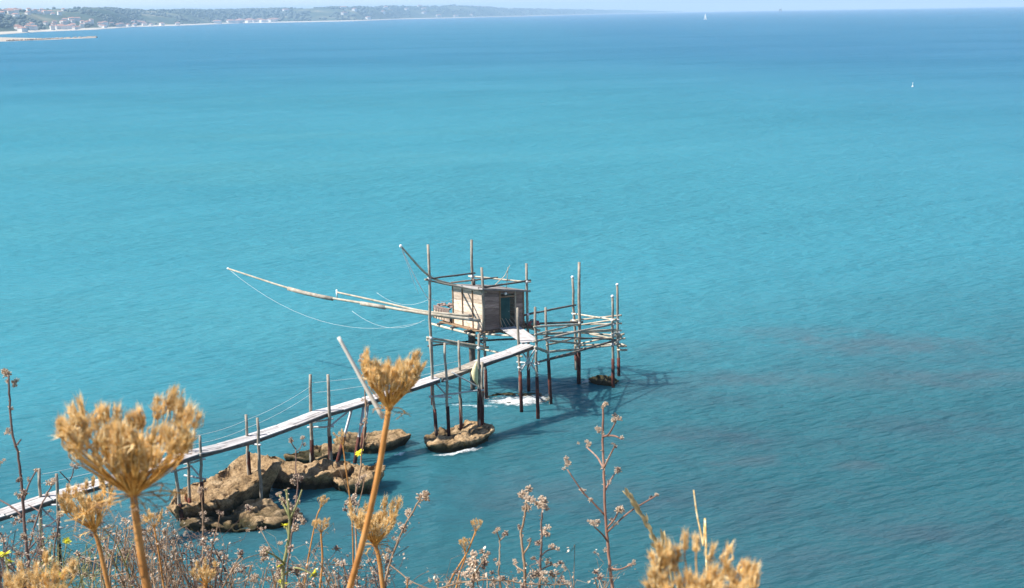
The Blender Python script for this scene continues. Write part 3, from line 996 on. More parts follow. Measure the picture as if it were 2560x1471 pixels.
# booms
def boom(label, secs, r0_, r1_, joints=()):
    b = MB()
    C = smoothcurve(secs, 5)
    n = len(C) - 1
    o = MB().tube(C, [r0_ + (r1_ - r0_) * i / n for i in range(n + 1)], 8).build('boom', M['beam'], PLAT)
    o['label'] = label
    for f0, f1 in joints:
        i0, i1 = int(f0 * n), max(int(f0 * n) + 1, int(f1 * n))
        MB().tube([C[i] + Vector((0, 0, -.03)) for i in range(i0, i1 + 1)], r0_ * 1.22, 8).build('splice', M['pole'], o)
    return C
bm1 = [hp(-.02, -.09, FZ + .62), aty(1060, 784, 68.6), aty(935, 763, 70.4), aty(758, 731, 73.2), aty(570, 672, 76.5)]
C1 = boom('longest boom, reaching far out to the left', bm1, .10, .05, ((.45, .56), (.68, .8)))
bm2 = [hp(.2, -.13, FZ + .80), aty(1060, 779, 69.0), aty(960, 757, 70.6), aty(842, 731, 72.5)]
C2 = boom('second boom, half as long', bm2, .085, .05)
MB().tube([C2[-1] - Vector((0, 0, .35)), C2[-1] + Vector((0, 0, .15))], .05, 6).build('boom_end', M['white'], PLAT)
bm3 = [hp(.75, -.08, topz(.75, 0) + .05), op('A', 690) + Vector((0, .14, 0)), aty(1002, 616, 66.0)]
C3 = boom('short raised boom above the stage', bm3, .075, .05)
MB().blob(C3[-1], .085, .085, .10, 8, 5).build('pulley', M['white'], PLAT)
MB().blob(C1[-1], .08, .08, .08, 8, 5).build('pulley', M['white'], PLAT)
def rope(a, b, sag, r=.016, mat='rope'):
    a, b = Vector(a), Vector(b)
    pts = [a.lerp(b, k / 14) - Vector((0, 0, sag * 4 * (k / 14) * (1 - k / 14))) for k in range(15)]
    return MB().tube(pts, r, 4).build('rope', M[mat], PLAT)
rope(C1[-1], aty(1052, 806, 68.3), 1.6, .009)
rope(aty(880, 778, 71.2), aty(1062, 800, 68.2), .7, .008)
rope(C3[-1], aty(1078, 762, 67.9), .15, .013)
rope(C3[-1], op('A', 748), .3, .012)
rope(C3[-1], aty(1046, 735, 66.8), .05, .010)
rope(aty(942, 732, 70), op('A', 745), .5, .007)
rope(op('A', 743), hp(.9, 0, FZ + 1.5), .2, .010)
# whips and lines over the roof
MB().tube([hp(.5, .6, topz(.5, .6)), aty(1262, 690, 70.2), aty(1275, 663, 70.5)], [.03, .025, .015], 5).build('whip', M['beam'], PLAT)
MB().tube([aty(1266, 722, 70.2), aty(1270, 668, 70.4)], .02, 5).build('whip', M['beam'], PLAT)
MB().tube([hp(1.05, .0, topz(1, 0) + .12), aty(1245, 694, 70.6)], .05, 7).build('rail', M['dark_beam'], PLAT)
# winch drum and coiled nets by the door
for k in range(6):
    q = hp(-.12 + rnd(-.1, .1), 1.05 + rnd(-.08, .25), FZ + .12)
    MB().blob(q, rnd(.10, .18), rnd(.10, .18), rnd(.1, .2), 7, 5, jit=.2).build('net_float', M[random.choice(('white', 'net', 'red', 'net'))], PLAT)
for k in range(5):
    a = hp(-.06, .42 + .1 * k, FZ + .02)
    MB().tube([a, a + Vector((-.35 - .1 * k, .15, .95 + rnd(-.2, .5)))], .018, 5).build('leaning_stick', M['beam'], PLAT)

fl = MB()
fp = op('D', 903) + Vector((-.17, -.16, -.02))
fl.tube([fp + Vector((.06, 0, .05)), fp + Vector((0, 0, -.2)), fp + Vector((-.05, 0, -.5)), fp + Vector((-.02, 0, -.85)), fp + Vector((.08, 0, -1.2))], [.02, .11, .18, .14, .02], 12)
tag(fl.build('hanging_float', M['float'], origin=fp), 'pale cream spindle-shaped float hanging from a pole below the hut', 'float')

# ------------------------------------------------------------------ the hut
HUT = empty('fishing_hut', (PX + BX) / 2 + Vector((0, 0, FZ)), 'small weathered plank hut on the fishing platform', 'hut')
def wall(fn, mat, nb, outn, door=None):
    for k in range(nb):
        spans = [(0, 1)]
        z0 = FZ + (k / nb) * 2.0
        if door and z0 < FZ + door[2]:
            spans = [(0, door[0]), (door[1], 1)]
        for s0, s1 in spans:
            p0, p1 = fn(s0), fn(s1)
            def zz(p, f): return FZ + .005 + (topz(*p) - FZ - .01) * f
            g = .006
            d0, d1 = outn * (rnd(-.006, .006)), outn * rnd(-.006, .006)
            q0, q1 = hp(p0[0], p0[1], 0) + d0, hp(p1[0], p1[1], 0) + d1
            i = -outn * .03
            lo0, hi0, lo1, hi1 = zz(p0, k / nb) + g, zz(p0, (k + 1) / nb) - g, zz(p1, k / nb) + g, zz(p1, (k + 1) / nb) - g
            MB().hexa([q0 + Vector((0, 0, lo0)), q1 + Vector((0, 0, lo1)), q1 + i + Vector((0, 0, lo1)), q0 + i + Vector((0, 0, lo0)),
                       q0 + Vector((0, 0, hi0)), q1 + Vector((0, 0, hi1)), q1 + i + Vector((0, 0, hi1)), q0 + i + Vector((0, 0, hi0))]).build('wall_board', M[mat], HUT, smooth=False)
nL = Vector((LX.y - PX.y, -(LX.x - PX.x), 0)).normalized(); nL = -nL if nL.x > 0 else nL
nR = Vector((RXX.y - PX.y, -(RXX.x - PX.x), 0)).normalized(); nR = -nR if nR.y > 0 else nR
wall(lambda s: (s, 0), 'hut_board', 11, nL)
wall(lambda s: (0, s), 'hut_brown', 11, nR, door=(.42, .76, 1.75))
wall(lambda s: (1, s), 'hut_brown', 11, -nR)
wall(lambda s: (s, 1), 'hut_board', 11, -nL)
for s in (.02, .34, .67, .985):
    p = hp(s, 0, 0) + nL * .028
    MB().beam(p + Vector((0, 0, FZ - .05)), p + Vector((0, 0, topz(s, 0) - .02)), .055, .045, nL).build('batten', M['batten'], HUT, smooth=False)
for s in (.40, .78, .985):
    p = hp(0, s, 0) + nR * .028
    MB().beam(p + Vector((0, 0, FZ - .05)), p + Vector((0, 0, topz(0, s) - .02)), .07, .045, nR).build('batten', M['beam' if s == .78 else 'batten'], HUT, smooth=False)
MB().beam(hp(0, .40, FZ + 1.78) + nR * .03, hp(0, .78, FZ + 1.76) + nR * .03, .05, .07, Vector((0, 0, 1))).build('door_lintel', M['batten'], HUT, smooth=False)
d0, d1 = hp(0, .43, 0) - nR * .05, hp(0, .66, 0) - nR * .05
dr = MB().hexa([d0 + Vector((0, 0, FZ + .02)), d1 + Vector((0, 0, FZ + .02)), d1 - nR * .04 + Vector((0, 0, FZ + .02)), d0 - nR * .04 + Vector((0, 0, FZ + .02)),
           d0 + Vector((0, 0, FZ + 1.72)), d1 + Vector((0, 0, FZ + 1.72)), d1 - nR * .04 + Vector((0, 0, FZ + 1.72)), d0 - nR * .04 + Vector((0, 0, FZ + 1.72))]).build('door', M['door'], HUT, smooth=False)
dr['label'] = 'dark green door'
MB().blob(d1 + nR * .03 + Vector((-.08, 0, FZ + .9)), .03, .03, .03).build('door_knob', M['metal'], dr)
lp = hp(0, .52, FZ + 1.98) + nR * .14
lm = MB().blob(lp, .075, .075, .085, 10, 6).build('lamp_globe', M['white'], HUT)
MB().tube([lp, lp - nR * .14 + Vector((0, 0, .05))], .02, 5).build('bracket', M['metal'], lm)
nb = 9
for k in range(nb):
    b0, b1 = -.09 + 1.16 * k / nb, -.09 + 1.16 * (k + 1) / nb - .008
    q = [(-.10, b0), (-.10, b1), (1.10, b1), (1.10, b0)]
    lift = .02 + .006 * (k % 2)
    MB().hexa([hp(a, b, topz(a, b) + lift) for a, b in q] + [hp(a, b, topz(a, b) + lift + .04) for a, b in q]).build('roof_board', M['roof'], HUT, smooth=False)
MB().beam(hp(-.11, -.10, topz(-.11, -.10) + .03), hp(1.11, -.10, topz(1.11, -.1) + .03), .03, .10).build('fascia', M['deck'], HUT, smooth=False)
MB().beam(hp(-.11, -.09, topz(-.11, -.09) + .02), hp(-.11, 1.08, topz(-.11, 1.08) + .02), .03, .09).build('fascia', M['roof'], HUT, smooth=False)
MB().tube([hp(.75, .35, topz(.75, .35)), hp(.75, .35, topz(.75, .35) + .45)], .08, 8).build('chimney', M['dark_beam'], HUT)

# ------------------------------------------------------------------ the footbridge
random.seed(9)
FB = empty('footbridge', atz(630, 1190, 0), 'narrow plank footbridge on pairs of poles running out to the platform', 'footbridge')
pole(FB, 'B', (1122, 1083), .5, (1112, 858), .07, 1.4)
pole(FB, 'C', (1153, 1067), .5, (1147, 852), .07, 1.5)
pole(FB, 'q1', (780, 1150), .5, (776, 937), .08, 1.0)
pole(FB, 'q2', (826, 1156), .5, (820, 937), .08, 1.3)
pole(FB, 'r1', (623, 1178), 1.25, (615, 1037), .07, .9)
pole(FB, 'r2', (653, 1239), .45, (643, 1045), .07)
pole(FB, 's1', (505, 1232), 1.3, (500, 1090), .065, .5)
pole(FB, 's2', (475, 1272), .5, (467, 1078), .065, .5)
pole(FB, 's3', (455, 1298), .3, (436, 1165), .075, .7)
pole(FB, 's4', (466, 1275), .55, (465, 1235), .06, mat='orange_rust')
pole(FB, 'u1', (107, 1410), 0, (98, 1172), .07, 1.1)
pole(FB, 'u2', (150, 1425), 0, (141, 1185), .07, 1.1)
NODES = [Vector((-25.5, 41.0, 2.2)), aty(123, 1243, 47.3), aty(487, 1131, 51.55), aty(630, 1093, 54.0), aty(800, 1031, 57.4), aty(912, 1000, 59.4), Vector((-3.05, 62.0, 0)), Vector((-.95, 64.2, 0)), aty(1322, 862, 65.75)]
NODES[6] = aty(1092, 944, 61.3)
NODES[7] = aty(1197, 906, 63.35)
for i in range(len(NODES) - 1):
    a, b_ = NODES[i], NODES[i + 1]
    t = (b_ - a); t.z = 0; t.normalize()
    s = Vector((t.y, -t.x, 0))
    m_ = max(2, int((b_ - a).length / 1.6))
    for k in range(4):
        cut = [0] + sorted(max(.08, min(.92, (q + rnd(-.25, .25)) / m_)) for q in range(1, m_)) + [1]
        o = s * ((k - 1.5) * .205)
        for f0, f1 in zip(cut, cut[1:]):
            def pt(f): return a.lerp(b_, f) + Vector((0, 0, -.05 * math.sin(math.pi * f))) + o + s * rnd(-.02, .02) + Vector((0, 0, rnd(-.012, .012)))
            MB().beam(pt(f0 + .004), pt(f1 - .004), .19, .045).build('deck_board', M['pole' if i == 6 else 'deck'], FB, smooth=False)
    for q in (-.36, .36):
        MB().beam(a + s * q - Vector((0, 0, .115)), b_ + s * q - Vector((0, 0, .115)), .07, .15).build('stringer', M['dark_beam'], FB, smooth=False)
def cross(k1, k2, v1, v2, r=.045, mat='metal', over=.22):
    rail(FB, op(k1, v1), op(k2, v2), r, over, mat, 'crossbar')
cross('q1', 'q2', 1056, 1048); cross('q1', 'q2', 1068, 1066); cross('r1', 'r2', 1108, 1112); cross('s1', 's2', 1150, 1158); cross('s1', 's2', 1196, 1190)
cross('s2', 's3', 1168, 1178); cross('u1', 'u2', 1262, 1262); cross('u1', 'u2', 1312, 1318); cross('B', 'C', 950, 940); cross('B', 'A2', 992, 990)
rail(FB, op('s2', 1158), op('s1', 1195), .04, .05, 'metal', 'brace')
rail(FB, op('u1', 1268), op('u2', 1310), .04, .05, 'metal', 'brace')
rail(FB, op('q2', 1066), NODES[5] - Vector((.3, 0, .15)), .045, .1, 'metal', 'brace')
rail(FB, op('A2', 950), op('B', 990), .04, .05, 'metal', 'brace')
# leaning trestle
nt_ = NODES[5]
for bu, bv, z0, off in ((843, 1157, .0, (-.55, -.25)), (887, 1158, 0., (.0, -.4)), (905, 1120, .3, (.15, .25))):
    p = atz(bu, bv, z0)
    q = Vector((nt_.x + off[0], nt_.y + off[1], nt_.z - .15))
    o = MB().tube([p - (q - p).normalized() * .5, q], [.075, .065], 8).build('leaning_leg', M['metal'], FB)
    MB().tube([p - (q - p).normalized() * .5, p.lerp(q, .45)], .098, 9).build('rusty_sleeve', M['rust'], o)
for i, (k1, k2) in enumerate((('u1', 's2'), ('s2', 'r1'), ('r1', 'q1'))):
    for h in (.25, .62):
        a, b_ = POLES[k1][1] - Vector((0, 0, h)), POLES[k2][1] - Vector((0, 0, h + (.3 if k2 == 'q1' else 0)))
        pts = [a.lerp(b_, k / 10) - Vector((0, 0, .12 * 4 * (k / 10) * (1 - k / 10))) for k in range(11)]
        MB().tube(pts, .008, 4).build('hand_wire', M['rope'], FB)
for h in (.4, .9):
    a, b_ = POLES['q1'][1] - Vector((0, 0, h)), op('C', 890 + 30 * h)
    MB().tube([a.lerp(b_, k / 10) - Vector((0, 0, .12 * 4 * (k / 10) * (1 - k / 10))) for k in range(11)], .008, 4).build('hand_wire', M['rope'], FB)

# ------------------------------------------------------------------ dry plants on the cliff edge
random.seed(31)
def umbellet_mesh(seed, spread=1.0, mats=None):
    """one dried secondary umbel: raylets carrying bristly fruits, unit radius 1, growing along +Z"""
    random.seed(seed)
    b = MB()
    n = 15
    for k in range(n):
        a = k * 2.39996 + rnd(-.4, .4)
        th = spread * rnd(.1, 1.3) * (.3 + .7 * (k / n))
        d = Vector((math.sin(th) * math.cos(a), math.sin(th) * math.sin(a), math.cos(th)))
        L = rnd(.5, 1.1)
        curl = rnd(.1, 1.0)
        mid = d * L * .6 + Vector((d.x * .18, d.y * .18, -.03))
        end = d * L + Vector((-d.x * curl * .6, -d.y * curl * .6, .16 - .14 * curl))
        b.tube(smoothcurve([(0, 0, 0), mid, end], 2), [.05, .05, .045, .045, .03], 4, cap=False, mi=k % 2)
        ax = (end - mid).normalized()
        b.blob(end + ax * .04, .06, .045, .12, 4, 3, axis=ax, jit=.3, mi=k % 2)
        for q in range(7):
            w = Vector((rnd(-1, 1), rnd(-1, 1), rnd(-1, 1))).normalized()
            g = (ax * .6 + w * .6 + Vector((0, 0, .25)))
            tip = end + g * rnd(.25, .95)
            o = g.cross(w + Vector((.1, .2, .05)))
            o = (o.normalized() if o.length > .01 else Vector((1, 0, 0))) * .04
            b.tri(end - o, end + o, tip, 1 if q % 3 else 0)
    for k in range(6):        # bractlets
        a = rnd(0, 2 * math.pi)
        d = Vector((math.cos(a), math.sin(a), rnd(.1, .8)))
        o = Vector((-d.y, d.x, 0)).normalized() * .09
        b.tri(-o, o, d * rnd(.7, 1.2), 1)
    return b.mesh('umbellet', mats or [M['straw'], M['straw_pale']], smooth=False)
UM = [umbellet_mesh(s) for s in (101, 102, 103, 104)]

def umbel(label, stem_px, d, base_px, width, height, tilt=(0, 0), nray=34, stem_w=14, bowl=.55, seed=1, bracts=9, usz=.2, group='dried wild carrot heads at the cliff edge', lat=0.0, mats=('straw', 'stalk'), spread=1.0):
    """stem_px: photo points from the head down; base_px is where the rays meet the stem"""
    random.seed(seed)
    sc = d / F
    pts = [atd(base_px[0], base_px[1], d)] + [atd(u, v, d) for u, v in stem_px]
    low = pts[-1]
    dirn = (pts[-1] - pts[-2]).normalized()
    foot = low + dirn * .25 + Vector((0, .02, 0))
    foot.z = ground_z(foot.x, foot.y) - .03
    pts.append(low + dirn * .12)
    pts.append(foot)
    e = empty('wild_carrot', foot, label, 'dried flower', group)
    C = smoothcurve(pts, 6)
    r = stem_w * sc / 2
    MB().tube(C, [r * (.95 + .2 * i / len(C)) for i in range(len(C))], 9).build('stem', M[mats[1]], e)
    base = pts[0]
    ax = (Vector((0, 0, 1)) + RX * tilt[0] - fw * tilt[1]).normalized()
    rot = ax.to_track_quat('Z', 'Y').to_matrix()
    Rw, Hh = width * sc / 2, height * sc
    MB().blob(base + ax * r * .4, r * 1.5, r * 1.5, r * 1.2, 8, 5, axis=ax).build('receptacle', M[mats[1]], e)
    for k in range(nray):
        a = k * 2.39996 + rnd(-.2, .2)
        rim = k % 3 != 0
        h = rnd(.36, 1.0) ** .75 if rim else rnd(bowl * .9, bowl * .9 + .3)
        rho = rnd(.86, 1.03) if rim else rnd(.15, .7)
        if k % 17 == 2: h, rho = rnd(1.04, 1.2), rnd(.6, 1.0)
        Rr = Rw * rho * min(1, h * 1.12) ** .6
        zz = Hh * h
        dr_ = Vector((math.cos(a), math.sin(a), 0))
        p0 = dr_ * r * .5; p1 = dr_ * Rr * .50 + Vector((0, 0, zz * .40)); p2 = dr_ * Rr * .90 + Vector((0, 0, zz * .76)); p3 = dr_ * Rr * .93 + Vector((0, 0, zz * .90))
        path = [base + rot @ q for q in smoothcurve([p0, p1, p2, p3], 3)]
        rr = .0075 * Rw / .036 * .11
        ro = MB().tube(path, [r * .30, r * .24, r * .2] + [r * .17] * (len(path) - 3), 5, cap=False).build('ray', M[mats[0]], e)
        um = bpy.data.objects.new('umbellet', UM[k % 4])
        COL.objects.link(um)
        um.parent = ro
        um.location = path[-1] - foot
        dz = (rot @ (dr_ * rnd(-.25, .55) * rho + Vector((rnd(-.3, .3), rnd(-.3, .3), 1)))).normalized()
        um.rotation_euler = (dz.to_track_quat('Z', 'Y').to_matrix() @ Matrix.Rotation(rnd(0, 6.28), 3, 'Z')).to_euler()
        s = usz * Rw * rnd(.85, 1.25)
        um.scale = (s, s, s * rnd(.9, 1.15))
    for k in range(bracts):
        a = 2 * math.pi * k / bracts + rnd(-.3, .3)
        dr_ = Vector((math.cos(a), math.sin(a), 0))
        L = Rw * rnd(.5, .95)
        q = [Vector((0, 0, 0)), dr_ * L * .5 + Vector((0, 0, -.02 * L)), dr_ * L * .9 + Vector((0, 0, -.35 * L + rnd(0, .4) * L)), dr_ * L * .85 + Vector((rnd(-.2, .2) * L, rnd(-.2, .2) * L, rnd(-.6, .1) * L))]
        P = [base + rot @ w for w in smoothcurve(q, 3)]
        bb = MB()
        bb.tube(P, [r * .16] * len(P), 4, cap=False)
        for j in (3, 5, 7):
            if j < len(P):
                for sg in (-1, 1):
                    w = rot @ Vector((-dr_.y * sg, dr_.x * sg, rnd(-.4, .3))) * L * rnd(.2, .4)
                    bb.tube([P[j], P[j] + w + (P[j] - P[j - 1]).normalized() * L * .2], [r * .12, r * .05], 3, cap=False)
        bb.build('bract', M['twig' if k % 2 else mats[0]], e)
    return e

umbel('largest golden dried flower head, at left in front of the footbridge', [(340, 1290), (352, 1380), (368, 1471)], .66, (334, 1238), 345, 198, (.02, -.04), 104, 20, .46, 57, 14, .17)
umbel('golden dried flower head leaning before the middle of the footbridge', [(966, 1060), (942, 1200), (908, 1350), (874, 1471)], .95, (972, 1022), 150, 112, (.12, -.05), 84, 15, .66, 42, 5, .25)
umbel('pale spiky dried flower head crossed by a taller stem', [(948, 1400), (957, 1471)], 1.45, (938, 1362), 125, 92, (.02, .0), 48, 11, .46, 43, 10, .24)
umbel('curled nest-like dried flower head low at left beside the largest', [(248, 1365), (258, 1410), (272, 1471)], 1.25, (236, 1326), 132, 105, (-.12, .05), 52, 11, .46, 44, 8, .24)
umbel('close blurred golden flower head cut by the bottom edge at right', [(1757, 1625), (1760, 1700)], .55, (1750, 1585), 275, 175, (.0, .05), 84, 22, .42, 45, 8, .21)
umbel('flat rusty flower head at the bottom edge left of centre', [(512, 1490), (510, 1520)], 1.6, (514, 1462), 70, 48, (0, .1), 22, 9, .7, 46, 3, .26)
umbel('blurred yellowish flower head in the bottom left corner', [(120, 1560), (125, 1620)], .8, (115, 1530), 175, 105, (0, .1), 26, 16, .7, 47, 4, .25)
umbel('small rust-orange head on a thin stem over dark water', [(803, 1345), (806, 1400), (800, 1471)], 2.0, (803, 1330), 46, 26, (0, .1), 18, 5, .8, 48, 2, .3)
umbel('tiny rust head left of the tall leaning stem, above a flat one', [(790, 1300), (770, 1400), (760, 1471)], 2.3, (802, 1268), 28, 24, (.3, .1), 14, 3.5, .7, 49, 2, .34)
umbel('small rusty head by the leaning trestle legs', [(866, 1180), (880, 1300), (884, 1471)], 2.2, (857, 1112), 34, 32, (-.2, .1), 16, 3.5, .7, 50, 2, .3)
umbel('faint rusty head right of the thick stem at left', [(395, 1370), (410, 1471)], 1.9, (385, 1318), 52, 36, (0, .1), 18, 5, .7, 51, 6, .28)
umbel('topmost small orange head in the middle foreground', [(1183, 1345), (1164, 1388), (1132, 1440), (1118, 1471)], 2.0, (1189, 1328), 30, 28, (.1, .1), 16, 4, .8, 52, 3, .34)
umbel('lower of two small orange heads in the middle foreground', [(1163, 1395), (1150, 1430), (1140, 1471)], 2.0, (1162, 1376), 30, 30, (-.05, .1), 16, 4, .75, 53, 3, .34)

# --- seed-head weeds
def head_mesh(seed, mats):
    random.seed(seed)
    b = MB()
    b.blob((0, 0, -.1), .34, .34, .4, 6, 4, jit=.25, mi=0)
    for k in range(11):
        z = 1 - 1.45 * (k + .5) / 11
        a = k * 2.39996
        q = math.sqrt(max(0, 1 - z * z))
        d = Vector((q * math.cos(a), q * math.sin(a), z))
        L = rnd(.7, 1.1)
        b.tube([d * .2, d * L * .8], [.12, .07], 4, mi=0, cap=False)
        b.blob(d * L * .85, rnd(.17, .25), rnd(.17, .25), rnd(.25, .36), 5, 4, axis=d, jit=.3, mi=1 if k % 3 else 0)
    return b.mesh('seed_head', mats, smooth=False)
M['floret'] = mottled('pale_floret', [(.3, (.30, .20, .13)), (.5, (.52, .39, .28)), (.7, (.76, .65, .52))], 60, transl=.1)
HD = [head_mesh(201, [M['seed'], M['floret']]), head_mesh(202, [M['twig'], M['floret']]), head_mesh(203, [M['twig_dark'], M['seed']])]
HY = head_mesh(204, [M['green_stem'], M['yellow']])

def flower_mesh():
    random.seed(77)
    b = MB()
    b.blob((0, 0, -.1), .45, .45, .4, 8, 5, jit=.1, mi=0)
    for k in range(14):
        a = 2 * math.pi * k / 14 + rnd(-.1, .1)
        d = Vector((math.cos(a), math.sin(a), rnd(.1, .5)))
        o = Vector((-d.y, d.x, 0)) * .17
        p0 = d * .25
        i = len(b.v)
        b.v += [p0 - o * .6, p0 + o * .6, d * .8 + o, d * 1.05, d * .8 - o]
        b.face((i, i + 1, i + 2, i + 3, i + 4), 1)
    b.blob((0, 0, .2), .38, .38, .22, 7, 4, jit=.2, mi=1)
    return b.mesh('flower', [M['green_stem'], M['yellow']], smooth=False)
FM = flower_mesh()

def put_head(e, p, size, d, kind=None, name='seed_head'):
    me = {None: HD[0], 'dark': HD[2], 'mid': HD[1], 'flower': FM}[kind]
    o = bpy.data.objects.new(name, me)
    COL.objects.link(o)
    o.parent = e
    o.location = Vector(p) - e.location
    s = size * d / F / 2
    o.scale = (s * rnd(.85, 1.15), s * rnd(.85, 1.15), s * rnd(.85, 1.15))
    o.rotation_euler = (rnd(-.7, .7), rnd(-.7, .7), rnd(0, 6.28))
    if kind == 'flower': o['label'] = 'bright yellow flower'
    return o

def weed(label, stem, d, heads, branches=(), w=7, mat='twig_dark', group='dry seed-head weeds at the cliff edge', name='dry_weed', spray=0):
    """stem: photo points from tip to the bottom; heads: (u, v, size[, kind])"""
    pts = [atd(u, v, d) for u, v in stem]
    dr_ = (pts[-1] - pts[-2]).normalized()
    foot = pts[-1] + dr_ * .2
    foot.z = ground_z(foot.x, foot.y) - .03
    e = empty(name, foot, label, 'dried plant', group)
    C = smoothcurve(pts + [pts[-1] + dr_ * .12, foot], 4)
    sc = d / F
    n = len(C)
    MB().tube([c + Vector((rnd(-1, 1), rnd(-1, 1), rnd(-1, 1))) * .0004 * d for c in C], [w * sc / 2 * (.55 + .6 * i / n) for i in range(n)], 6).build('stem', M[mat], e)
    for br in branches:
        dd = d
        B = []
        off = rnd(-.05, .05) * d
        for j, (u, v) in enumerate(br):
            B.append(atd(u, v, d + off * j / max(1, len(br) - 1)))
        B = smoothcurve(B, 4)
        MB().tube(B, [w * sc / 2 * (.62 - .25 * i / len(B)) for i in range(len(B))], 5).build('branch', M[mat], e)
    for hd in heads:
        p = atd(hd[0], hd[1], d + rnd(-.03, .03) * d)
        kd = hd[3] if len(hd) > 3 else random.choice((None, None, 'mid', 'dark'))
        if kd == 'flower' or hd[2] < 15:
            put_head(e, p, hd[2], d, kd, 'flower' if kd == 'flower' else 'seed_head')
        else:        # a cluster of small dry calyces
            m_ = 2 + int(hd[2] / 9)
            for q in range(m_):
                o = Vector((rnd(-1, 1), rnd(-1, 1), rnd(-1, 1)))
                put_head(e, p + o * hd[2] * sc * .33, hd[2] * rnd(.46, .66), d, kd)
    # small withered leaves and buds along the stem
    lf = MB()
    for k in range(spray):
        c = C[random.randrange(0, max(1, int(n * .75)))]
        o = Vector((rnd(-1, 1), rnd(-1, 1), rnd(-.3, .8))).normalized()
        L = rnd(5, 14) * sc
        s = o.cross(Vector((0, 0, 1))).normalized() * L * .22
        lf.quad(c, c + o * L * .5 + s, c + o * L + Vector((0, 0, -L * .3)), c + o * L * .5 - s)
    if spray: lf.build('withered_leaves', M['seed'], e, smooth=False)['kind'] = 'stuff'
    return e
random.seed(61)
weed('tall dark weed with few knobbly heads along the left edge', [(22, 940), (24, 1000), (29, 1075), (44, 1130), (54, 1200), (57, 1260), (62, 1330), (70, 1400), (73, 1471)], 1.9,
     [(18, 936, 30), (30, 956, 26), (28, 1023, 14), (20, 1078, 20), (50, 1197, 20), (62, 1235, 22), (46, 1238, 20), (74, 1198, 15), (90, 1177, 14), (45, 1300, 24), (78, 1300, 22), (60, 1345, 26), (48, 1390, 22)],
     [[(38, 1118), (52, 1100)], [(56, 1262), (72, 1212), (90, 1178)], [(55, 1290), (30, 1268), (-10, 1245)], [(66, 1380), (85, 1360), (100, 1340)]], 9, spray=26)
weed('weed with one pale head before the left end of the footbridge', [(131, 1212), (108, 1256), (85, 1318), (72, 1380), (66, 1471)], 2.0, [(131, 1208, 30), (118, 1238, 14)], [[(100, 1280), (84, 1270), (70, 1262)]], 6)
weed('thin weed with a brown head left of the largest flower head', [(186, 1165), (176, 1200), (160, 1250), (142, 1330), (128, 1471)], 2.1, [(186, 1168, 22), (170, 1215, 14), (152, 1290, 20), (138, 1340, 20), (196, 1215, 14)], [[(152, 1290), (128, 1310), (92, 1330)], [(174, 1205), (150, 1180)]], 5, spray=14)
weed('tall open-branched weed standing clear against the water, right of centre', [(1509, 1008), (1507, 1085), (1510, 1170), (1513, 1260), (1519, 1350), (1525, 1420), (1531, 1471)], 2.0,
     [(1510, 1013, 22), (1540, 1047, 28), (1501, 1078, 24), (1491, 1072, 10), (1466, 1110, 26), (1446, 1109, 9), (1535, 1113, 16), (1555, 1095, 12), (1422, 1158, 25), (1410, 1173, 11), (1540, 1175, 25), (1523, 1206, 14), (1457, 1229, 20), (1477, 1250, 12), (1547, 1272, 28), (1640, 1240, 17), (1628, 1244, 12), (1488, 1310, 27), (1472, 1304, 12), (1529, 1300, 14), (1579, 1408, 20), (1534, 1424, 16), (1514, 1376, 14), (1540, 1310, 14)],
     [[(1507, 1168), (1492, 1142), (1466, 1118)], [(1510, 1170), (1522, 1145), (1536, 1118)], [(1507, 1092), (1522, 1086), (1540, 1054)], [(1510, 1090), (1535, 1090), (1553, 1098)], [(1513, 1290), (1478, 1252), (1455, 1228), (1418, 1174)],
      [(1519, 1330), (1545, 1305), (1580, 1276), (1640, 1240)], [(1520, 1355), (1505, 1335), (1486, 1318)], [(1514, 1225), (1524, 1205), (1540, 1180)], [(1522, 1420), (1548, 1424), (1578, 1412)], [(1518, 1320), (1535, 1300), (1546, 1280)]], 8.5, 'red_twig', spray=16)
weed('left of two close weeds with full pale tops, right of centre', [(1316, 1250), (1312, 1290), (1303, 1330), (1306, 1372), (1311, 1420), (1314, 1471)], 1.9,
     [(1314, 1232, 36), (1324, 1246, 30), (1320, 1268, 30), (1300, 1322, 16), (1307, 1344, 15), (1326, 1352, 16), (1284, 1408, 17), (1294, 1430, 16), (1314, 1412, 14), (1288, 1450, 14)],
     [[(1309, 1385), (1322, 1365), (1326, 1352)], [(1312, 1430), (1295, 1420), (1284, 1408)]], 8, 'twig', spray=18)
weed('right of two close weeds, with many small heads down its dark stem', [(1356, 1275), (1354, 1310), (1354, 1350), (1351, 1400), (1350, 1471)], 1.9,
     [(1358, 1258, 38), (1366, 1272, 26), (1345, 1262, 18), (1368, 1328, 30), (1347, 1354, 22), (1380, 1368, 22), (1394, 1374, 14), (1404, 1405, 17), (1388, 1414, 15), (1412, 1423, 15), (1340, 1432, 32), (1380, 1438, 24), (1330, 1397, 17), (1372, 1404, 18), (1392, 1460, 16), (1362, 1450, 20)],
     [[(1353, 1390), (1370, 1376), (1396, 1372)], [(1351, 1425), (1375, 1414), (1404, 1406)], [(1350, 1440), (1340, 1432)], [(1354, 1345), (1368, 1328)], [(1352, 1412), (1340, 1400), (1330, 1397)]], 7, 'twig_dark', spray=22)
weed('slim weed with a forked pale top left of the two close weeds', [(1250, 1345), (1249, 1385), (1247, 1430), (1252, 1471)], 2.1, [(1242, 1330, 20), (1260, 1340, 22), (1246, 1410, 14), (1252, 1446, 18), (1238, 1400, 10)], [[(1250, 1350), (1242, 1330)], [(1250, 1352), (1262, 1340)]], 5, 'twig')
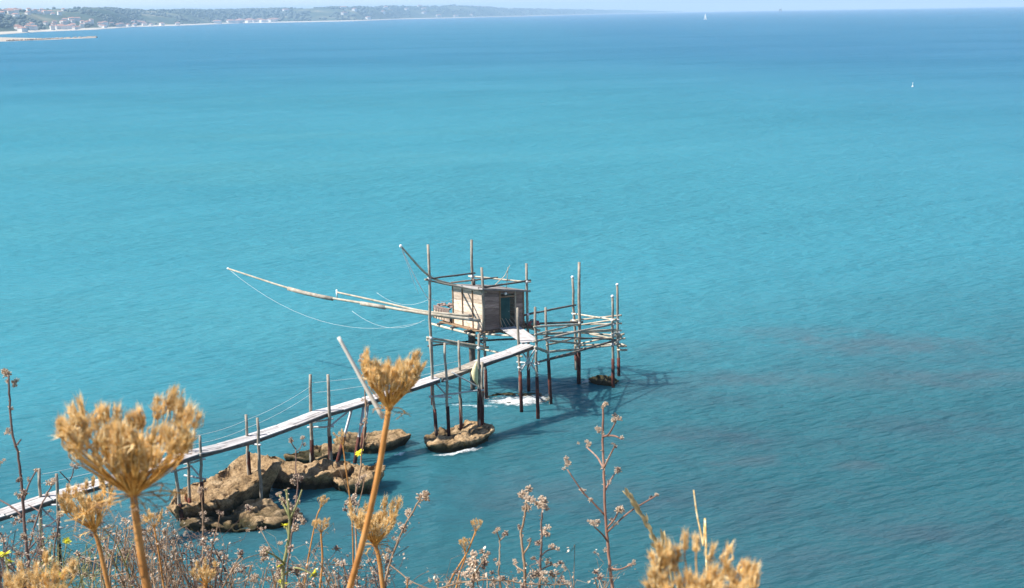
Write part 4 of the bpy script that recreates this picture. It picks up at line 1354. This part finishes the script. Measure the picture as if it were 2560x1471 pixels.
weed('shaggy clump of grey-brown heads at the bottom centre', [(1190, 1400), (1186, 1430), (1180, 1471)], 1.7, [(1186, 1396, 44), (1212, 1390, 30), (1208, 1412, 30), (1168, 1432, 30), (1184, 1446, 30), (1200, 1440, 22), (1174, 1460, 24)], [[(1184, 1440), (1210, 1400)], [(1182, 1455), (1168, 1434)]], 8, 'twig', spray=20)
weed('arching weed with spaced heads right of the tall leaning stem', [(1054, 1240), (1042, 1262), (1020, 1300), (992, 1360), (972, 1420), (958, 1471)], 1.9, [(1055, 1238, 36), (1066, 1234, 12), (1020, 1284, 24), (1010, 1326, 26), (992, 1350, 16), (974, 1376, 18), (966, 1400, 18), (1000, 1310, 12)], [[(1022, 1296), (1012, 1284)], [(975, 1412), (1000, 1432), (1030, 1455), (1080, 1475)]], 6, 'twig', spray=14)
weed('small twin-headed weed in front of the rocks', [(738, 1120), (740, 1175), (744, 1215), (735, 1300), (722, 1390), (714, 1471)], 2.1, [(725, 1102, 20), (757, 1096, 18), (760, 1112, 12), (748, 1196, 26), (738, 1206, 22), (744, 1250, 20), (730, 1262, 24)], [[(738, 1122), (726, 1104)], [(740, 1130), (750, 1122), (758, 1100)]], 5, 'twig_dark')
weed('greenish weed with bright yellow blooms before the rocks', [(716, 1225), (722, 1270), (724, 1330), (712, 1400), (706, 1471)], 1.9, [(715, 1316, 32, 'flower'), (703, 1416, 26, 'flower'), (786, 1436, 30, 'flower'), (704, 1460, 34, 'flower'), (712, 1252, 26), (740, 1285, 30), (752, 1300, 26), (700, 1240, 20), (738, 1318, 30), (668, 1378, 30), (740, 1430, 32), (660, 1400, 20), (726, 1372, 20), (700, 1360, 18)],
     [[(724, 1300), (742, 1262), (755, 1225)], [(722, 1290), (704, 1250), (696, 1232)], [(722, 1340), (716, 1318)], [(708, 1440), (740, 1420), (786, 1438)], [(712, 1410), (690, 1392), (668, 1380)]], 10, 'green_stem', spray=30)
weed('dark slender weed rising beside the leaning flower head', [(908, 898), (912, 960), (914, 1010), (912, 1070), (906, 1130), (896, 1200), (886, 1260), (890, 1360), (892, 1471)], 2.3, [(906, 893, 26), (914, 900, 16), (912, 1008, 20), (915, 1054, 18), (905, 1062, 12), (900, 1134, 24, 'flower'), (884, 1252, 36), (870, 1266, 24), (896, 1210, 18), (906, 1196, 22)], [[(884, 1262), (866, 1220), (846, 1168)], [(908, 1110), (922, 1080)], [(888, 1290), (905, 1230), (912, 1190)]], 5, 'twig')
weed('fine weed with a pale tuft before the greenish ledge', [(549, 1288), (540, 1330), (532, 1360), (522, 1420), (515, 1471)], 2.0, [(549, 1286, 22), (541, 1338, 12), (530, 1358, 12)], [[(530, 1372), (512, 1400), (502, 1430)]], 4.5, 'twig')
weed('thin upright weed crossing the shaded face of the big rock', [(506, 1215), (505, 1260), (507, 1330), (508, 1400), (508, 1471)], 2.2, [(508, 1222, 22), (504, 1232, 18), (510, 1288, 22), (516, 1300, 14), (506, 1326, 16), (505, 1365, 22), (514, 1402, 24)], [], 4.5, 'twig')
weed('low weed with a bristly head over the dark water left of centre', [(602, 1388), (586, 1415), (572, 1440), (556, 1471)], 1.9, [(602, 1384, 24), (578, 1424, 20), (660, 1380, 30), (636, 1440, 26), (626, 1455, 22)], [[(576, 1432), (606, 1400), (655, 1384)], [(566, 1456), (600, 1458), (634, 1442), (690, 1462)]], 5, 'twig')
weed('bent twig with beads of seed along the bottom edge', [(1420, 1462), (1340, 1462), (1260, 1452), (1190, 1452), (1110, 1468), (1080, 1500)], 1.8, [(1330, 1460, 14), (1255, 1446, 18), (1150, 1455, 20), (1120, 1462, 14), (1410, 1456, 14)], [], 5, 'twig')
weed('lone bead-headed stalk at the far left edge', [(2, 1152), (-4, 1200), (-6, 1300), (-8, 1471)], 2.0, [(4, 1152, 17)], [], 4, 'twig')
weed('rust-headed short weed at the bottom right of the leaning stem', [(1020, 1450), (1018, 1471), (1016, 1490)], 1.8, [(1020, 1452, 24)], [], 5, 'stalk')

# --- grass blades
def blade(label, px, d, w0, w1, mat, name='grass_stalk'):
    pts = [atd(u, v, d) for u, v in px]
    dr_ = (pts[-1] - pts[-2]).normalized()
    foot = pts[-1] + dr_ * .2
    if px[-1][1] >= 1460: foot.z = ground_z(foot.x, foot.y) - .02
    C = smoothcurve(pts + ([foot] if px[-1][1] >= 1460 else []), 5)
    n = len(C)
    o = MB().tube(C, [max(.0004, (w0 + (w1 - w0) * i / n) * d / F / 2) for i in range(n)], 7).build(name, M[mat], origin=C[-1])
    return tag(o, label, 'grass', 'dry grass stalks at the cliff edge'), C
blade('thick pale straw slanting behind the leaning flower head', [(846, 843), (880, 905), (918, 975), (958, 1046)], .97, 9, 12, 'grass_blade')
blade('slim pale stalk rising from the close blurred flower head at right', [(1734, 1226), (1743, 1290), (1758, 1365), (1768, 1471)], 1.0, 3, 6, 'straw_pale')
o_, C_ = blade('frayed grass spike slanting left of the close blurred flower head', [(1557, 1228), (1592, 1268), (1622, 1322), (1652, 1390), (1682, 1471)], 1.2, 3, 7, 'dry_grass')
sp_ = MB()
random.seed(3)
for k in range(70):
    c = C_[random.randrange(2, len(C_) - 8)]
    dr_ = Vector((rnd(-.55, -.1), rnd(-.3, .3), rnd(.5, 1))).normalized()
    L = rnd(.006, .013)
    s = dr_.cross(fw).normalized() * .0012
    p = c + Vector((rnd(-1, 1), rnd(-1, 1), rnd(-1, 1))) * .0015
    sp_.quad(p, p + dr_ * L * .5 + s, p + dr_ * L, p + dr_ * L * .5 - s)
q_ = MB(); q_.v, q_.f, q_.mi = sp_.v, sp_.f, sp_.mi
q_.build('spikelets', M['dry_grass'], o_, smooth=False)['kind'] = 'stuff'

# --- tangled dry bushes along the bottom left
random.seed(88)
def bush(label, u0, u1, vt, d, n, mats=('twig', 'seed'), nh=26):
    c = atd((u0 + u1) / 2, 1600, d)
    c = Vector((c.x, c.y, ground_z(c.x, c.y)))
    e = empty('dry_bush', c, label, 'dry bush', 'tangled dry bushes along the bottom edge')
    b = MB()
    sc = d / F
    tips = []
    for k in range(n):
        u = rnd(u0, u1)
        dd = d * rnd(.85, 1.15)
        vv = vt + (1471 - vt) * abs(random.gauss(0, .45))
        tip = atd(u, vv, dd)
        root = c + Vector((rnd(-.25, .25) * (u1 - u0) * sc * 1.6, rnd(-.2, .2), 0))
        root.x = c.x + (tip.x - c.x) * rnd(.4, .95)
        root.z = ground_z(root.x, root.y)
        mid = root.lerp(tip, .55) + Vector((rnd(-1, 1), rnd(-1, 1), 0)) * .07
        m2 = root.lerp(tip, .85) + Vector((rnd(-1, 1), rnd(-1, 1), rnd(-.2, .6))) * .03
        C = smoothcurve([root, mid, m2, tip], 4)
        w = rnd(2.0, 4.6) * sc / 2
        b.tube(C, [w * (1.4 - .9 * i / len(C)) for i in range(len(C))], 4, cap=False)
        tips.append(tip)
        for q in range(random.randrange(2, 6)):      # side twigs
            p = C[random.randrange(6, len(C))]
            t = p + Vector((rnd(-1, 1), rnd(-.6, .6), rnd(-.3, 1))) * rnd(.015, .05) * d * .7
            t2 = t + Vector((rnd(-1, 1), rnd(-.6, .6), rnd(-.6, .6))) * .014 * d
            b.tube([p, t, t2], [w * .5, w * .42, w * .3], 3, cap=False)
            tips.append(t2)
    b.build('twigs', M[mats[0]], e)['kind'] = 'stuff'
    lf = MB()
    for t in tips:
        for q in range(3):
            L = rnd(4, 11) * sc
            o = Vector((rnd(-1, 1), rnd(-1, 1), rnd(-1, 1))).normalized()
            s = o.cross(Vector((.3, .2, 1))).normalized() * L * .3
            p = t + Vector((rnd(-1, 1), rnd(-1, 1), rnd(-1, 1))) * .004 * d
            lf.quad(p, p + o * L * .5 + s, p + o * L, p + o * L * .5 - s)
    lf.build('dry_leaves', M[mats[1]], e, smooth=False)['kind'] = 'stuff'
    random.shuffle(tips)
    for t in tips[:nh]:
        put_head(e, t, rnd(9, 19), d, random.choice((None, 'mid', 'dark')))
for a in (('dense brown brush in the bottom left corner', -60, 120, 1330, 2.0, 49, ('twig_dark', 'seed'), 54),
          ('twiggy brush with some green stems right of the left corner, under the nest-like head', 90, 300, 1350, 2.3, 47, ('green_stem', 'seed'), 48),
          ('thick tangle behind the stem of the largest flower head', 250, 450, 1300, 2.1, 69, ('twig', 'seed'), 80),
          ('brown tangle right of the largest flower head stem', 400, 570, 1350, 2.4, 43, ('twig_dark', 'seed'), 48),
          ('sparse brush below the rocks', 560, 720, 1410, 2.2, 23, ('twig', 'seed'), 28),
          ('sparse brush with bare twigs under the yellow blooms', 680, 860, 1400, 2.2, 27, ('twig', 'seed'), 35),
          ('brown brush at the foot of the tall leaning stem', 840, 980, 1390, 2.1, 29, ('twig_dark', 'seed'), 38),
          ('low sparse brush along the bottom centre', 1090, 1300, 1440, 2.0, 19, ('twig', 'seed'), 19),
          ('low sparse brush under the tall open-branched weed', 1300, 1560, 1430, 2.1, 19, ('twig', 'seed'), 19)):
    bush(*a)
random.seed(14)
weed('small yellow bloom on a thin stem before the left footbridge poles', [(166, 1358), (160, 1400), (158, 1471)], 2.0, [(166, 1355, 24, 'flower'), (176, 1400, 14)], [], 4, 'green_stem')
weed('large yellow-green bloom at the very left edge', [(12, 1392), (20, 1430), (24, 1471)], 1.7, [(10, 1388, 34, 'flower'), (22, 1404, 26, 'flower')], [], 6, 'green_stem')
weed('pale yellow bloom above the blurred head in the left corner', [(140, 1445), (142, 1471), (143, 1500)], 1.3, [(140, 1440, 30, 'flower')], [], 6, 'green_stem')

# ------------------------------------------------------------------ the air over the bay
def haze():
    b = MB()
    R, z0, z1 = SEA_R + 400, -2.6, 150
    b.hexa([(-R, -R, z0), (R, -R, z0), (R, R, z0), (-R, R, z0), (-R, -R, z1), (R, -R, z1), (R, R, z1), (-R, R, z1)])
    mt = bpy.data.materials.new('haze_air')
    mt.use_nodes = True
    nt = mt.node_tree
    nt.nodes.remove(nt.nodes['Principled BSDF'])
    pv = N(nt, 'ShaderNodeVolumePrincipled')
    pv.inputs['Color'].default_value = (.47, .72, 1.0, 1)
    pv.inputs['Density'].default_value = 0.00013
    pv.inputs['Anisotropy'].default_value = .0
    nt.links.new(pv.outputs[0], nt.nodes['Material Output'].inputs['Volume'])
    tag(b.build('haze', mt, smooth=False), 'thin blue sea haze over the bay', 'haze', kind='stuff')
haze()
